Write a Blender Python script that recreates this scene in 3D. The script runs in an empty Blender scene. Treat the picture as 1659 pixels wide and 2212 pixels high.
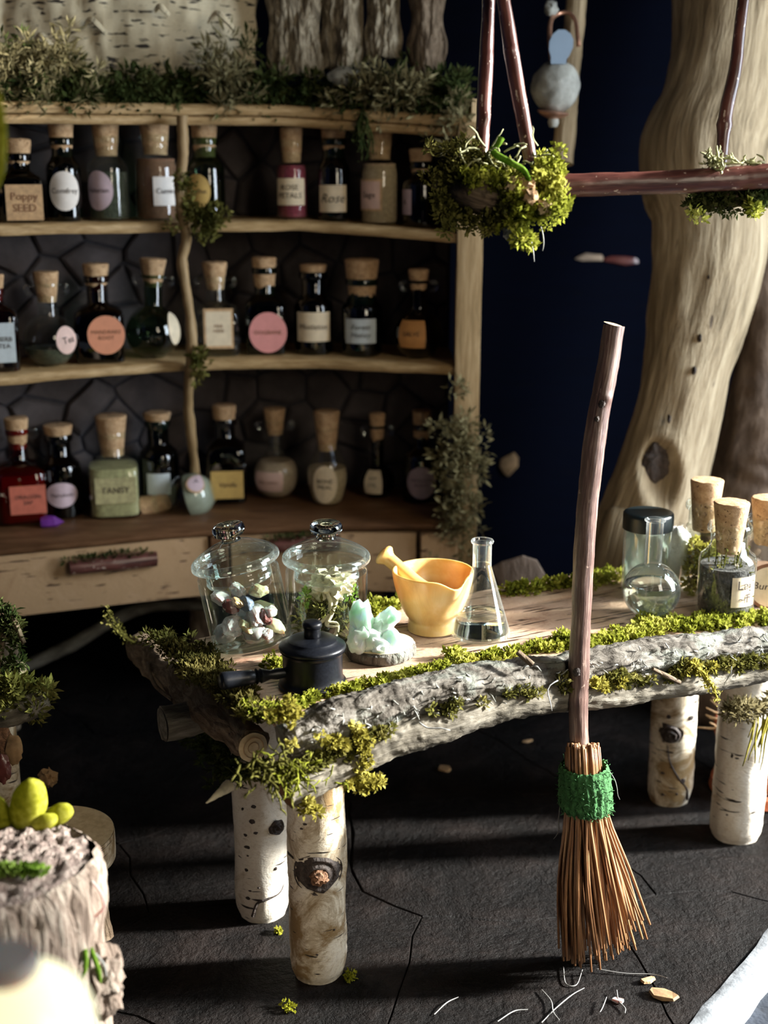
import bpy, math, random
import numpy as np
from mathutils import Vector, Matrix, noise

# ------------------------------------------------------------------ camera, world, lights, exposure
SC = bpy.context.scene
COL = SC.collection
F_PX, CX, CY = 2800.0, 829.5, 1106.0
PITCH = math.radians(15.1)
CAM = Vector((0.0, 0.0, 2.72))
cam = bpy.data.cameras.new('camera')
cam.sensor_fit = 'VERTICAL'
cam.sensor_height = 36.0
cam.lens = F_PX / 2212.0 * 36.0
cam.clip_start = 0.05
cam.dof.use_dof = True
cam.dof.focus_distance = 4.45
cam.dof.aperture_fstop = 1.15
cam_o = bpy.data.objects.new('camera', cam)
cam_o.location = CAM
cam_o.rotation_euler = (math.pi / 2 - PITCH, 0, 0)
COL.objects.link(cam_o)
SC.camera = cam_o

SC.view_settings.view_transform = 'Standard'
SC.view_settings.look = 'None'
SC.view_settings.gamma = 1.0
SC.view_settings.exposure = 0.0
SC.view_settings.use_curve_mapping = False
SC.cycles.transparent_max_bounces = 24
SC.cycles.max_bounces = 12

W = bpy.data.worlds.new('world')
W.use_nodes = True
W.node_tree.nodes['Background'].inputs[0].default_value = (0.30, 0.42, 0.75, 1)
W.node_tree.nodes['Background'].inputs[1].default_value = 0.014
SC.world = W

def area(name, loc, target, sx, sy, power, color):
    l = bpy.data.lights.new(name, 'AREA')
    l.shape = 'RECTANGLE'; l.size = sx; l.size_y = sy; l.energy = power; l.color = color
    o = bpy.data.objects.new(name, l)
    o.location = loc
    d = Vector(target) - Vector(loc)
    o.rotation_euler = d.to_track_quat('-Z', 'Y').to_euler()
    COL.objects.link(o)
    return o
# the daylight window on the right of the little room and the four-pane window behind the camera
sun = bpy.data.lights.new('sun', 'SUN'); sun.energy = 27.0; sun.angle = math.radians(5); sun.color = (1.0, 0.97, 0.90)
sun_o = bpy.data.objects.new('sun', sun); sun_o.location = (9, 7, 6); COL.objects.link(sun_o)
SUN_DIR = Vector((math.cos(math.radians(6)) * math.cos(math.radians(20)), math.sin(math.radians(6)) * math.cos(math.radians(20)), math.sin(math.radians(20))))
sun_o.rotation_euler = SUN_DIR.to_track_quat('Z', 'Y').to_euler()
area('window_light_right', (4.15, 4.5, 2.7), (0.3, 4.5, 1.4), 1.7, 3.2, 360, (0.80, 0.90, 1.0))
for ix in (-1, 1):
    for iz in (-1, 1):
        area('window_pane_light', (3.7 + ix * 0.37, -0.9 + ix * 0.21, 4.25 + iz * 0.78), (-0.3 + ix * .37, 5.6, 1.8 + iz * .5), 0.72, 1.35, 37, (1.0, 0.87, 0.67))

# ------------------------------------------------------------------ helpers: pixels to points
cp, sp = math.cos(PITCH), math.sin(PITCH)
FWD, UP, RGT = Vector((0, cp, -sp)), Vector((0, sp, cp)), Vector((1, 0, 0))
def ray(px, py): return FWD + RGT * ((px - CX) / F_PX) - UP * ((py - CY) / F_PX)
def PD(px, py, D): return CAM + ray(px, py) * D
def PZ(px, py, z):
    d = ray(px, py); return CAM + d * ((z - CAM.z) / d.z)
def PY(px, py, y):
    d = ray(px, py); return CAM + d * ((y - CAM.y) / d.y)
def PPL(px, py, p0, n):
    d = ray(px, py); return CAM + d * ((Vector(p0) - CAM).dot(n) / d.dot(n))
def depth(p): return (Vector(p) - CAM).dot(FWD)
def face_cam(p): return math.atan2(-p[0], p[1])

# ------------------------------------------------------------------ helpers: objects and tags
def tag(o, label=None, cat=None, group=None, kind=None):
    if label: o['label'] = label
    if cat: o['category'] = cat
    if group: o['group'] = group
    if kind: o['kind'] = kind
    return o
def empty(name, loc=(0, 0, 0), rot=(0, 0, 0), label=None, cat=None, group=None):
    o = bpy.data.objects.new(name, None)
    o.empty_display_size = 0.05
    o.location = loc; o.rotation_euler = rot
    COL.objects.link(o)
    return tag(o, label, cat, group)
def mk(name, V, Fc, mat, parent=None, tc=None, smooth=True, sharp=40, kind=None):
    me = bpy.data.meshes.new(name)
    V = np.asarray(V, dtype=np.float32).reshape(-1, 3)
    if isinstance(Fc, np.ndarray):
        k = Fc.shape[1]
        me.vertices.add(len(V)); me.vertices.foreach_set('co', V.ravel())
        me.loops.add(Fc.size); me.loops.foreach_set('vertex_index', Fc.astype(np.int32).ravel())
        me.polygons.add(len(Fc))
        me.polygons.foreach_set('loop_start', np.arange(0, Fc.size, k, dtype=np.int32))
        me.update(calc_edges=True)
    else:
        me.from_pydata([tuple(v) for v in V.tolist()], [], Fc)
    T = V if tc is None else np.asarray(tc, dtype=np.float32).reshape(-1, 3)
    a = me.attributes.new('tc', 'FLOAT_VECTOR', 'POINT')
    a.data.foreach_set('vector', T.ravel())
    if smooth:
        me.polygons.foreach_set('use_smooth', np.ones(len(me.polygons), dtype=bool))
        if sharp: me.set_sharp_from_angle(angle=math.radians(sharp))
    me.validate(); me.update()
    me.materials.append(mat)
    o = bpy.data.objects.new(name, me)
    COL.objects.link(o)
    if parent is not None: o.parent = parent
    if kind: o['kind'] = kind
    return o
class MB:
    """collects pieces of ONE part"""
    def __init__(s): s.V = []; s.F = []; s.T = []; s.n = 0
    def add(s, V, Fc, tc=None):
        V = [tuple(v) for v in V]
        s.V += V; s.T += ([tuple(t) for t in tc] if tc is not None else V)
        s.F += [tuple(i + s.n for i in f) for f in Fc]
        s.n += len(V); return s
    def build(s, name, mat, parent=None, **k): return mk(name, s.V, s.F, mat, parent, tc=s.T, **k)

def nz(p, s=1.0, o=(0, 0, 0)): return noise.noise(Vector((p[0] * s + o[0], p[1] * s + o[1], p[2] * s + o[2])))
def fbm(p, s=1.0, oct=4): return noise.fractal(Vector(p) * s, 0.9, 2.1, oct)

def lathe(profile, n=40, ripple=None):
    V, Fc = [], []
    rows = []
    for r, z in profile:
        if r < 1e-6:
            rows.append([len(V)]); V.append((0, 0, z))
        else:
            row = []
            for i in range(n):
                a = 2 * math.pi * i / n
                rr = r * (1 + (ripple(a, z) if ripple else 0))
                row.append(len(V)); V.append((rr * math.sin(a), -rr * math.cos(a), z))
            rows.append(row)
    for a, b in zip(rows[:-1], rows[1:]):
        if len(a) == 1 and len(b) == 1: continue
        for i in range(n):
            j = (i + 1) % n
            if len(a) == 1: Fc.append((a[0], b[j], b[i]))
            elif len(b) == 1: Fc.append((a[i], a[j], b[0]))
            else: Fc.append((a[i], a[j], b[j], b[i]))
    return V, Fc
def rnd(profile, k=3):
    """Catmull-Rom smoothing of a profile"""
    P = [profile[0]] + list(profile) + [profile[-1]]; out = []
    for i in range(1, len(P) - 2):
        for j in range(k):
            t = j / k; q = []
            for c in range(len(P[0])):
                p0, p1, p2, p3 = P[i-1][c], P[i][c], P[i+1][c], P[i+2][c]
                q.append(0.5 * (2*p1 + (p2-p0)*t + (2*p0-5*p1+4*p2-p3)*t*t + (3*p1-p0-3*p2+p3)*t**3))
            out.append(tuple(q))
    out.append(tuple(profile[-1])); return out
def spline(pts, n):
    P = [Vector(p) for p in pts]
    if len(P) == 2: return [P[0].lerp(P[1], i / n) for i in range(n + 1)]
    m = len(P) - 1; out = []
    Q = [P[0] * 2 - P[1]] + P + [P[-1] * 2 - P[-2]]
    for i in range(n + 1):
        x = i / n * m; k = min(int(x), m - 1); t = x - k
        p0, p1, p2, p3 = Q[k], Q[k+1], Q[k+2], Q[k+3]
        out.append(0.5 * (2*p1 + (p2-p0)*t + (2*p0-5*p1+4*p2-p3)*t*t + (3*p1-p0-3*p2+p3)*t**3))
    return out
def lerpl(L, t):
    x = t * (len(L) - 1); k = min(int(x), len(L) - 2); return L[k] + (L[k+1] - L[k]) * (x - k)
def tube(pts, radii, nl=40, ns=16, disp=None, cap=True, seed=0.0, twist=0.0):
    """generalised tube; disp(t, ang, tcvec) -> added radius; returns V, F, tc"""
    path = spline(pts, nl)
    T0 = (path[1] - path[0]).normalized()
    ref = Vector((0, 0, 1)) if abs(T0.z) < 0.9 else Vector((1, 0, 0))
    Nn = (ref - T0 * ref.dot(T0)).normalized()
    V, Fc, TC = [], [], []; s = 0.0
    for i, p in enumerate(path):
        T = (path[min(i+1, nl)] - path[max(i-1, 0)]).normalized()
        Nn = (Nn - T * Nn.dot(T)).normalized(); B = T.cross(Nn)
        if i: s += (p - path[i-1]).length
        t = i / nl; r = lerpl(radii, t)
        for j in range(ns):
            a = 2 * math.pi * j / ns + twist * t
            tc = Vector((math.cos(a) * r + seed, math.sin(a) * r + seed * 0.7, s + seed * 1.3))
            rr = r + (disp(t, a, tc) if disp else 0)
            V.append(p + (Nn * math.cos(a) + B * math.sin(a)) * rr); TC.append(tc)
    for i in range(nl):
        for j in range(ns):
            k = (j + 1) % ns
            Fc.append((i*ns+j, i*ns+k, (i+1)*ns+k, (i+1)*ns+j))
    if cap:
        for i, sg in ((0, 1), (nl, 0)):
            c = len(V); V.append(path[i]); TC.append(Vector((seed, seed*0.7, (0 if i == 0 else s) + seed*1.3)))
            for j in range(ns):
                k = (j + 1) % ns
                Fc.append((c, i*ns+k, i*ns+j) if sg else (c, i*ns+j, i*ns+k))
    return V, Fc, TC
def mtube(name, mat, parent, pts, radii, **k):
    V, Fc, TC = tube(pts, radii, **k)
    return mk(name, V, Fc, mat, parent, tc=TC, sharp=55)
def barkdisp(amp, freq, stretch=0.35, knots=()):
    def f(t, a, tc):
        q = Vector((tc.x * freq, tc.y * freq, tc.z * freq * stretch))
        d = amp * (noise.fractal(q, 0.55, 2.2, 5))
        for (kt, ka, kr, kh) in knots:
            da = (a - ka + math.pi) % (2 * math.pi) - math.pi
            e = ((t - kt) / kr[0]) ** 2 + (da / kr[1]) ** 2
            d += kh * math.exp(-e)
        return d
    return f
def disc(center, normal, r, n=24, dome=0.0, jag=0.0, rings=3):
    nrm = Vector(normal).normalized()
    ref = Vector((0, 0, 1)) if abs(nrm.z) < 0.9 else Vector((1, 0, 0))
    A = (ref - nrm * ref.dot(nrm)).normalized(); B = nrm.cross(A)
    V = [Vector(center) + nrm * dome]; TC = [Vector((0, 0, 0))]; Fc = []
    for q in range(1, rings + 1):
        f = q / rings
        for j in range(n):
            a = 2 * math.pi * j / n
            rr = r * f * (1 + jag * nz((math.cos(a) * 2, math.sin(a) * 2, f)))
            V.append(Vector(center) + (A * math.cos(a) + B * math.sin(a)) * rr + nrm * dome * (1 - f * f)); TC.append(Vector((math.cos(a) * rr, math.sin(a) * rr, 0)))
    for j in range(n): Fc.append((0, 1 + j, 1 + (j + 1) % n))
    for q in range(rings - 1):
        for j in range(n):
            a, b = 1 + q*n, 1 + (q+1)*n; k = (j+1) % n
            Fc.append((a+j, b+j, b+k, a+k))
    return V, Fc, TC
def box(x0, x1, y0, y1, z0, z1, b=0.0):
    if b <= 0:
        V = [(x, y, z) for z in (z0, z1) for y in (y0, y1) for x in (x0, x1)]
        return V, [(0,2,3,1),(4,5,7,6),(0,1,5,4),(2,6,7,3),(0,4,6,2),(1,3,7,5)]
    V, Fc = [], []
    for z, i in ((z0, b), (z0 + b, 0), (z1 - b, 0), (z1, b)):
        X0, X1, Y0, Y1 = x0 + i, x1 - i, y0 + i, y1 - i
        c = b
        V += [(X0+c, Y0, z), (X1-c, Y0, z), (X1, Y0+c, z), (X1, Y1-c, z), (X1-c, Y1, z), (X0+c, Y1, z), (X0, Y1-c, z), (X0, Y0+c, z)]
    for q in range(3):
        for j in range(8):
            k = (j + 1) % 8; Fc.append((q*8+j, q*8+k, q*8+8+k, q*8+8+j))
    Fc.append(tuple(reversed(range(8)))); Fc.append(tuple(range(24, 32)))
    return V, Fc
def prism(poly, z0, z1, b=0.0):
    n = len(poly); c = (sum(p[0] for p in poly)/n, sum(p[1] for p in poly)/n)
    def ins(p, k):
        d = Vector((c[0]-p[0], c[1]-p[1])); l = max(d.length, 1e-6); return (p[0]+d.x/l*k, p[1]+d.y/l*k)
    if b > 0:
        V = [(*p, z0) for p in poly] + [(*p, z1-b) for p in poly] + [(*ins(p, b), z1) for p in poly]; L = 3
    else:
        V = [(*p, z0) for p in poly] + [(*p, z1) for p in poly]; L = 2
    Fc = [tuple(reversed(range(n)))] + [tuple(range((L-1)*n, L*n))]
    for q in range(L-1):
        for j in range(n):
            k = (j+1) % n; Fc.append((q*n+j, q*n+k, q*n+n+k, q*n+n+j))
    return V, Fc
def ico(sub=2):
    t = (1 + 5 ** 0.5) / 2
    V = [Vector(v).normalized() for v in [(-1,t,0),(1,t,0),(-1,-t,0),(1,-t,0),(0,-1,t),(0,1,t),(0,-1,-t),(0,1,-t),(t,0,-1),(t,0,1),(-t,0,-1),(-t,0,1)]]
    Fc = [(0,11,5),(0,5,1),(0,1,7),(0,7,10),(0,10,11),(1,5,9),(5,11,4),(11,10,2),(10,7,6),(7,1,8),(3,9,4),(3,4,2),(3,2,6),(3,6,8),(3,8,9),(4,9,5),(2,4,11),(6,2,10),(8,6,7),(9,8,1)]
    for _ in range(sub):
        m = {}; N2 = []
        def mid(a, b):
            k = (min(a, b), max(a, b))
            if k not in m: m[k] = len(V); V.append(((V[a] + V[b]) / 2).normalized())
            return m[k]
        for a, b, c in Fc:
            d, e, f = mid(a, b), mid(b, c), mid(c, a)
            N2 += [(a, d, f), (b, e, d), (c, f, e), (d, e, f)]
        Fc = N2
    return V, Fc
ICO = {s: ico(s) for s in (1, 2, 3)}
def blob(c, r, sub=2, amp=0.15, fr=2.0, seed=0.0, flat=None):
    V, Fc = ICO[sub]; rx, ry, rz = r if hasattr(r, '__len__') else (r, r, r); out = []
    for v in V:
        k = 1 + amp * noise.fractal(v * fr + Vector((seed, seed, seed)), 0.9, 2, 3)
        q = Vector((v.x*rx*k, v.y*ry*k, v.z*rz*k))
        if flat is not None and q.z < -rz*flat: q.z = -rz*flat
        out.append(Vector(c) + q)
    return out, list(Fc)
def crystal(r, h, n=6, tip=0.35, seed=0):
    """faceted crystal point along +z from 0 to h"""
    rg = random.Random(seed); ang = [2*math.pi*(i + rg.uniform(-.22, .22))/n for i in range(n)]
    V = []
    for z, k in ((0, .86), (h*(1-tip)*.5, 1.0), (h*(1-tip), .92)):
        for a in ang: V.append((math.cos(a)*r*k*rg.uniform(.9, 1.1), math.sin(a)*r*k*rg.uniform(.9, 1.1), z + (rg.uniform(-.05, .05)*h if z else 0)))
    V.append((rg.uniform(-.25, .25)*r, rg.uniform(-.25, .25)*r, h)); V.append((0, 0, -0.02*h))
    Fc = []
    for q in range(2):
        for j in range(n):
            k = (j+1) % n; Fc.append((q*n+j, q*n+k, q*n+n+k, q*n+n+j))
    for j in range(n):
        k = (j+1) % n; Fc.append((2*n+j, 2*n+k, 3*n)); Fc.append((k, j, 3*n+1))
    return V, Fc
def xf(V, loc=(0, 0, 0), rot=(0, 0, 0), sc=1.0):
    from mathutils import Euler
    R = Euler(rot).to_matrix(); L = Vector(loc)
    return [R @ (Vector(v) * sc) + L for v in V]

# ------------------------------------------------------------------ helpers: materials
class NT:
    def __init__(s, name):
        s.m = bpy.data.materials.new(name); s.m.use_nodes = True
        s.t = s.m.node_tree; s.t.nodes.clear(); s.out = s.t.nodes.new('ShaderNodeOutputMaterial')
        a = s.t.nodes.new('ShaderNodeAttribute'); a.attribute_name = 'tc'; s.tc = a.outputs['Vector']
    def n(s, typ, ins=None, **kw):
        nd = s.t.nodes.new(typ)
        for k, v in kw.items(): setattr(nd, k, v)
        for k, v in (ins or {}).items(): s.put(nd.inputs[k], v)
        return nd
    def put(s, sock, v):
        if isinstance(v, bpy.types.NodeSocket): s.t.links.new(v, sock)
        else:
            if isinstance(v, tuple) and len(v) == 3 and sock.type == 'RGBA': v = (*v, 1)
            sock.default_value = v
    def map(s, sc, loc=(0, 0, 0)): return s.n('ShaderNodeMapping', {'Vector': s.tc, 'Scale': sc, 'Location': loc}).outputs[0]
    def noise(s, sc, det=4, rough=.6, dist=0.0, loc=(0, 0, 0)):
        sc = sc if isinstance(sc, tuple) else (sc, sc, sc)
        return s.n('ShaderNodeTexNoise', {'Vector': s.map(sc, loc), 'Scale': 1.0, 'Detail': det, 'Roughness': rough, 'Distortion': dist}).outputs['Fac']
    def voro(s, sc, feat='DISTANCE_TO_EDGE'):
        sc = sc if isinstance(sc, tuple) else (sc, sc, sc)
        return s.n('ShaderNodeTexVoronoi', {'Vector': s.map(sc), 'Scale': 1.0}, feature=feat).outputs['Distance']
    def wave(s, sc, dist=4, det=3, kind='RINGS'):
        return s.n('ShaderNodeTexWave', {'Vector': s.map(sc if isinstance(sc, tuple) else (sc,)*3), 'Scale': 1.0, 'Distortion': dist, 'Detail': det, 'Detail Scale': 1.5}, wave_type=kind).outputs['Fac']
    def ramp(s, fac, stops):
        r = s.n('ShaderNodeValToRGB', {'Fac': fac}); e = r.color_ramp.elements
        while len(e) < len(stops): e.new(0.5)
        for el, (p, c) in zip(e, stops):
            el.position = p; el.color = (c, c, c, 1) if isinstance(c, (int, float)) else (*c, 1)
        return r.outputs[0]
    def mix(s, f, a, b, mode='MIX'):
        nd = s.n('ShaderNodeMix', None, data_type='RGBA', blend_type=mode)
        s.put(nd.inputs[0], f); s.put(nd.inputs[6], a); s.put(nd.inputs[7], b); return nd.outputs[2]
    def math(s, op, a, b=0.0, clamp=False):
        nd = s.n('ShaderNodeMath', None, operation=op, use_clamp=clamp); s.put(nd.inputs[0], a); s.put(nd.inputs[1], b); return nd.outputs[0]
    def bump(s, h, st=0.5, d=0.01): return s.n('ShaderNodeBump', {'Height': h, 'Strength': st, 'Distance': d}).outputs[0]
    def pbr(s, **k):
        b = s.n('ShaderNodeBsdfPrincipled')
        for kk, v in k.items(): s.put(b.inputs[kk.replace('_', ' ')], v)
        return b
    def done(s, sh): s.t.links.new(sh.outputs[0] if hasattr(sh, 'outputs') else sh, s.out.inputs[0]); return s.m
MT = {}
def plain(name, col, rough=.6, var=.15, sc=30, bump=0.0, bd=.004, **k):
    t = NT(name); f = t.noise(sc)
    dark = tuple(c * (1 - var) for c in col); lite = tuple(min(1, c * (1 + var)) for c in col)
    args = dict(Base_Color=t.ramp(f, [(.3, dark), (.7, lite)]), Roughness=rough)
    if bump: args['Normal'] = t.bump(f, bump, bd)
    args.update(k); MT[name] = t.done(t.pbr(**args)); return MT[name]
def glass(name, tint, rough=.015, lo=.05, hi=.9, pw=3.2, gcol=(1, 1, 1), edge=.0):
    """thin clear or tinted glass wall: see-through straight on, mirror-like towards the edge"""
    t = NT(name)
    lw = t.n('ShaderNodeLayerWeight', {'Blend': .5}).outputs['Facing']
    f = t.math('ADD', t.math('MULTIPLY', t.math('POWER', lw, pw), hi), lo, True)
    tr = t.n('ShaderNodeBsdfTransparent', {'Color': tint}); g0 = t.n('ShaderNodeBsdfGlossy', {'Color': gcol, 'Roughness': rough})
    df = t.n('ShaderNodeBsdfTranslucent', {'Color': (.85, .9, .9)}); d2 = t.n('ShaderNodeBsdfDiffuse', {'Color': (.85, .9, .9)}); a1 = t.n('ShaderNodeMixShader', {0: .5}); t.t.links.new(df.outputs[0], a1.inputs[1]); t.t.links.new(d2.outputs[0], a1.inputs[2])
    gl = t.n('ShaderNodeMixShader', {0: edge}); t.t.links.new(g0.outputs[0], gl.inputs[1]); t.t.links.new(a1.outputs[0], gl.inputs[2])
    mx = t.n('ShaderNodeMixShader', {0: f}); t.t.links.new(tr.outputs[0], mx.inputs[1]); t.t.links.new(gl.outputs[0], mx.inputs[2])
    MT[name] = t.done(mx); return MT[name]
def moss(name, cols, sc=9.0, trans=.35):
    t = NT(name); f = t.noise(sc, 3); g = t.noise(sc * 9, 2)
    c = t.ramp(t.math('ADD', t.math('MULTIPLY', f, .65), t.math('MULTIPLY', g, .35)), [(.36, cols[0]), (.5, cols[1]), (.64, cols[2])])
    d = t.n('ShaderNodeBsdfDiffuse', {'Color': c}); r = t.n('ShaderNodeBsdfTranslucent', {'Color': c})
    mx = t.n('ShaderNodeMixShader', {0: trans}); t.t.links.new(d.outputs[0], mx.inputs[1]); t.t.links.new(r.outputs[0], mx.inputs[2])
    MT[name] = t.done(mx); return MT[name]
def bark(name, cols, sc=(16, 16, 7), lich=None, st=.8, bd=.012, rough=.85):
    t = NT(name); f = t.noise(sc, 6, .7, .6); v = t.voro((sc[0]*1.6, sc[1]*1.6, sc[2]*1.2))
    h = t.math('ADD', f, t.math('MULTIPLY', t.math('MINIMUM', v, .25), 1.2))
    c = t.ramp(f, [(.28, cols[0]), (.48, cols[1]), (.68, cols[2])])
    if lich:
        l = t.ramp(t.noise((sc[0]*.45, sc[1]*.45, sc[2]*.6), 5, .7, loc=(3, 1, 7)), [(.5, 0.0), (.62, 1.0)])
        c = t.mix(l, c, lich)
    MT[name] = t.done(t.pbr(Base_Color=c, Roughness=rough, Normal=t.bump(h, st, bd), **{'Specular_IOR_Level': .2})); return MT[name]
def streak(name, cols, sc=(60, 60, 4), st=.3, bd=.006, rough=.6, spots=None, coat=0.0, spec=.3):
    t = NT(name); f = t.noise(sc, 5, .65, .3); g = t.noise((sc[0]*.2, sc[1]*.2, sc[2]*.6), 3)
    c = t.ramp(t.math('ADD', t.math('MULTIPLY', f, .6), t.math('MULTIPLY', g, .4)), [(.32, cols[0]), (.5, cols[1]), (.66, cols[2])])
    if spots:
        s_ = t.ramp(t.noise(spots[1], 2, .5, loc=(5, 2, 1)), [(spots[2], 0.0), (spots[2] + .05, 1.0)]); c = t.mix(s_, c, spots[0])
    MT[name] = t.done(t.pbr(Base_Color=c, Roughness=rough, Coat_Weight=coat, Normal=t.bump(f, st, bd), **{'Specular_IOR_Level': spec})); return MT[name]
def birch(name, cols, len_sc=(9, 9, 75), thr=.66, patch=.55, lcol=(.035, .028, .022), rough=.6):
    t = NT(name)
    p = t.noise((7, 7, 6), 6, .7, .8); fine = t.noise((60, 60, 130), 4, .7)
    c = t.ramp(p, [(.3, cols[0]), (.48, cols[1]), (patch, cols[1]), (patch + .14, cols[2])])
    c = t.mix(t.math('MULTIPLY', t.ramp(fine, [(.5, 0.0), (.75, 1.0)]), .5), c, cols[2])
    l = t.ramp(t.noise(len_sc, 2, .5, loc=(2, 4, 1)), [(thr, 0.0), (thr + .035, 1.0)]); c = t.mix(l, c, lcol)
    h = t.math('SUBTRACT', t.math('ADD', p, t.math('MULTIPLY', fine, .4)), t.math('MULTIPLY', l, .6))
    MT[name] = t.done(t.pbr(Base_Color=c, Roughness=rough, Normal=t.bump(h, .5, .008), **{'Specular_IOR_Level': .3})); return MT[name]

bark('grey_bark', [(.02, .016, .012), (.095, .083, .068), (.215, .20, .175)], lich=(.17, .182, .155), st=1.0, bd=.02)
bark('brown_bark', [(.035, .024, .015), (.12, .085, .055), (.26, .20, .14)], st=1.0, bd=.018)
streak('weathered_wood', [(.035, .029, .021), (.15, .132, .10), (.28, .258, .213)], sc=(44, 44, 9), st=.9, bd=.012, rough=.8)
bark('rough_bark', [(.045, .035, .024), (.20, .16, .105), (.42, .36, .26)], sc=(22, 22, 9), st=1.0, bd=.03)
bark('stump_bark', [(.08, .056, .042), (.23, .176, .14), (.38, .33, .27)], sc=(26, 26, 7), st=1.0, bd=.025)
bark('stump_top', [(.10, .07, .06), (.25, .19, .165), (.44, .38, .33)], sc=(48, 48, 48), st=1.0, bd=.02)
streak('twig_red', [(.03, .010, .009), (.105, .037, .03), (.20, .08, .06)], sc=(70, 70, 8), st=.2, rough=.30, spec=.7, spots=((.55, .42, .34), (60, 60, 38), .66))
streak('broom_wood', [(.03, .014, .011), (.12, .064, .05), (.36, .25, .20)], sc=(120, 120, 7), st=.6, bd=.006, rough=.42, spec=.75, spots=((.42, .30, .24), (50, 50, 36), .71))
streak('straw', [(.11, .042, .016), (.29, .135, .055), (.52, .31, .15)], sc=(40, 40, 6), st=.2, rough=.42, spec=.6)
streak('driftwood', [(.10, .07, .035), (.31, .235, .14), (.50, .405, .265)], sc=(24, 24, 2.6), st=.8, bd=.03, rough=.7, spots=((.10, .07, .045), (20, 20, 5), .73))
streak('swirl_wood', [(.05, .033, .022), (.13, .09, .065), (.24, .175, .13)], sc=(16, 16, 5), st=.6, bd=.02, rough=.75)
streak('shelf_wood', [(.22, .13, .05), (.38, .25, .115), (.54, .38, .20)], sc=(9, 70, 70), st=.35, rough=.55)
streak('post_wood', [(.17, .11, .045), (.30, .20, .095), (.42, .30, .16)], sc=(40, 40, 5), st=.35, rough=.6)
streak('counter_wood', [(.055, .024, .010), (.115, .055, .025), (.18, .092, .045)], sc=(5, 40, 40), st=.2, rough=.45)
streak('cut_wood', [(.50, .36, .19), (.70, .55, .33), (.84, .71, .48)], sc=(30, 30, 30), st=.1, rough=.6)
birch('birch_bark', [(.84, .80, .72), (.76, .70, .60), (.42, .32, .20)], rough=.45)
birch('birch_bark_aged', [(.82, .77, .67), (.70, .62, .48), (.27, .18, .085)], patch=.45, rough=.45)
birch('birch_panel', [(.74, .66, .47), (.66, .57, .39), (.50, .40, .25)], len_sc=(13, 13, 52), thr=.60)
birch('drawer_bark', [(.43, .28, .16), (.395, .255, .138), (.33, .20, .105)], len_sc=(8, 8, 50), thr=.635, lcol=(.10, .055, .03), rough=.5)
birch('table_bark', [(.56, .39, .29), (.50, .34, .24), (.30, .17, .115)], len_sc=(6, 75, 20), thr=.60, lcol=(.05, .026, .018), rough=.45)
plain('dark_knot', (.045, .032, .026), .7, .5, 60, .8, .01)
plain('knot_core', (.20, .10, .05), .7, .5, 70, .9, .01)
def cork_mat():
    t = NT('cork'); f = t.noise(38, 5, .75); g = t.ramp(t.noise(85, 3, .6), [(.60, 0.0), (.68, 1.0)])
    c = t.mix(g, t.ramp(f, [(.3, (.34, .19, .085)), (.7, (.62, .42, .235))]), (.13, .06, .03))
    MT['cork'] = t.done(t.pbr(Base_Color=c, Roughness=.8, Normal=t.bump(t.math('SUBTRACT', f, g), .6, .006)))
cork_mat()
glass('clear_glass', (.93, .97, .95), hi=.72, lo=.045, edge=.025)
glass('neck_glass', (.93, .96, .95), hi=.75, lo=.09, pw=1.15, edge=.22)
glass('flask_glass', (.94, .97, .96), hi=.8, lo=.05, pw=1.7, edge=.10)
glass('green_glass', (.30, .42, .30)); glass('dark_green_glass', (.05, .10, .08)); glass('teal_glass', (.05, .16, .17))
glass('amber_glass', (.13, .045, .02)); glass('black_glass', (.015, .016, .022)); glass('red_glass', (.45, .10, .08)); glass('plum_glass', (.30, .05, .10)); glass('blue_glass', (.012, .035, .12))
t_ = NT('solid_glass'); MT['solid_glass'] = t_.done(t_.n('ShaderNodeBsdfGlass', {'Color': (.97, .99, .98), 'Roughness': .0, 'IOR': 1.45}))
t_ = NT('water'); MT['water'] = t_.done(t_.n('ShaderNodeBsdfGlass', {'Color': (.95, .98, .98), 'Roughness': .0, 'IOR': 1.33}))
plain('label_cream', (.72, .60, .42), .7, .10); plain('label_white', (.74, .68, .62), .7, .06); plain('label_mauve', (.55, .42, .46), .7, .08)
plain('label_tan', (.52, .33, .17), .7, .25, 40); plain('label_ochre', (.56, .37, .11), .7, .10); plain('label_salmon', (.72, .30, .17), .7, .06); plain('label_pink', (.66, .27, .25), .7, .06)
plain('label_blue', (.52, .58, .60), .7, .08); plain('label_red', (.50, .13, .08), .7, .12); plain('label_orange', (.55, .26, .08), .7, .12); plain('label_rose', (.66, .46, .40), .7, .08)
plain('ink', (.045, .03, .025), .7, .05); plain('ink_brown', (.22, .10, .05), .7, .05); plain('gold_band', (.62, .45, .16), .5, .1)
plain('powder_brown', (.17, .085, .045), .9, .2, 60); plain('powder_sand', (.46, .34, .24), .9, .2, 80, .5); plain('powder_beige', (.42, .31, .19), .9, .25, 60, .4)
plain('powder_yellow', (.38, .34, .17), .9, .25, 50, .4); plain('herb_dark', (.045, .05, .028), .9, .5, 60, .6); plain('petals_red', (.22, .03, .05), .8, .4, 40, .5); plain('liquid_red', (.28, .04, .02), .3, .2, 10); plain('liquid_green', (.30, .31, .24), .5, .2, 14); plain('lavender', (.075, .066, .062), .9, .6, 70, .8, .01)
plain('cast_iron', (.005, .006, .009), .36, .3, 120, .15, .002, Specular_IOR_Level=.3)
plain('black_cap', (.006, .012, .014), .35, .1)
t_ = NT('cloudy')
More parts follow.
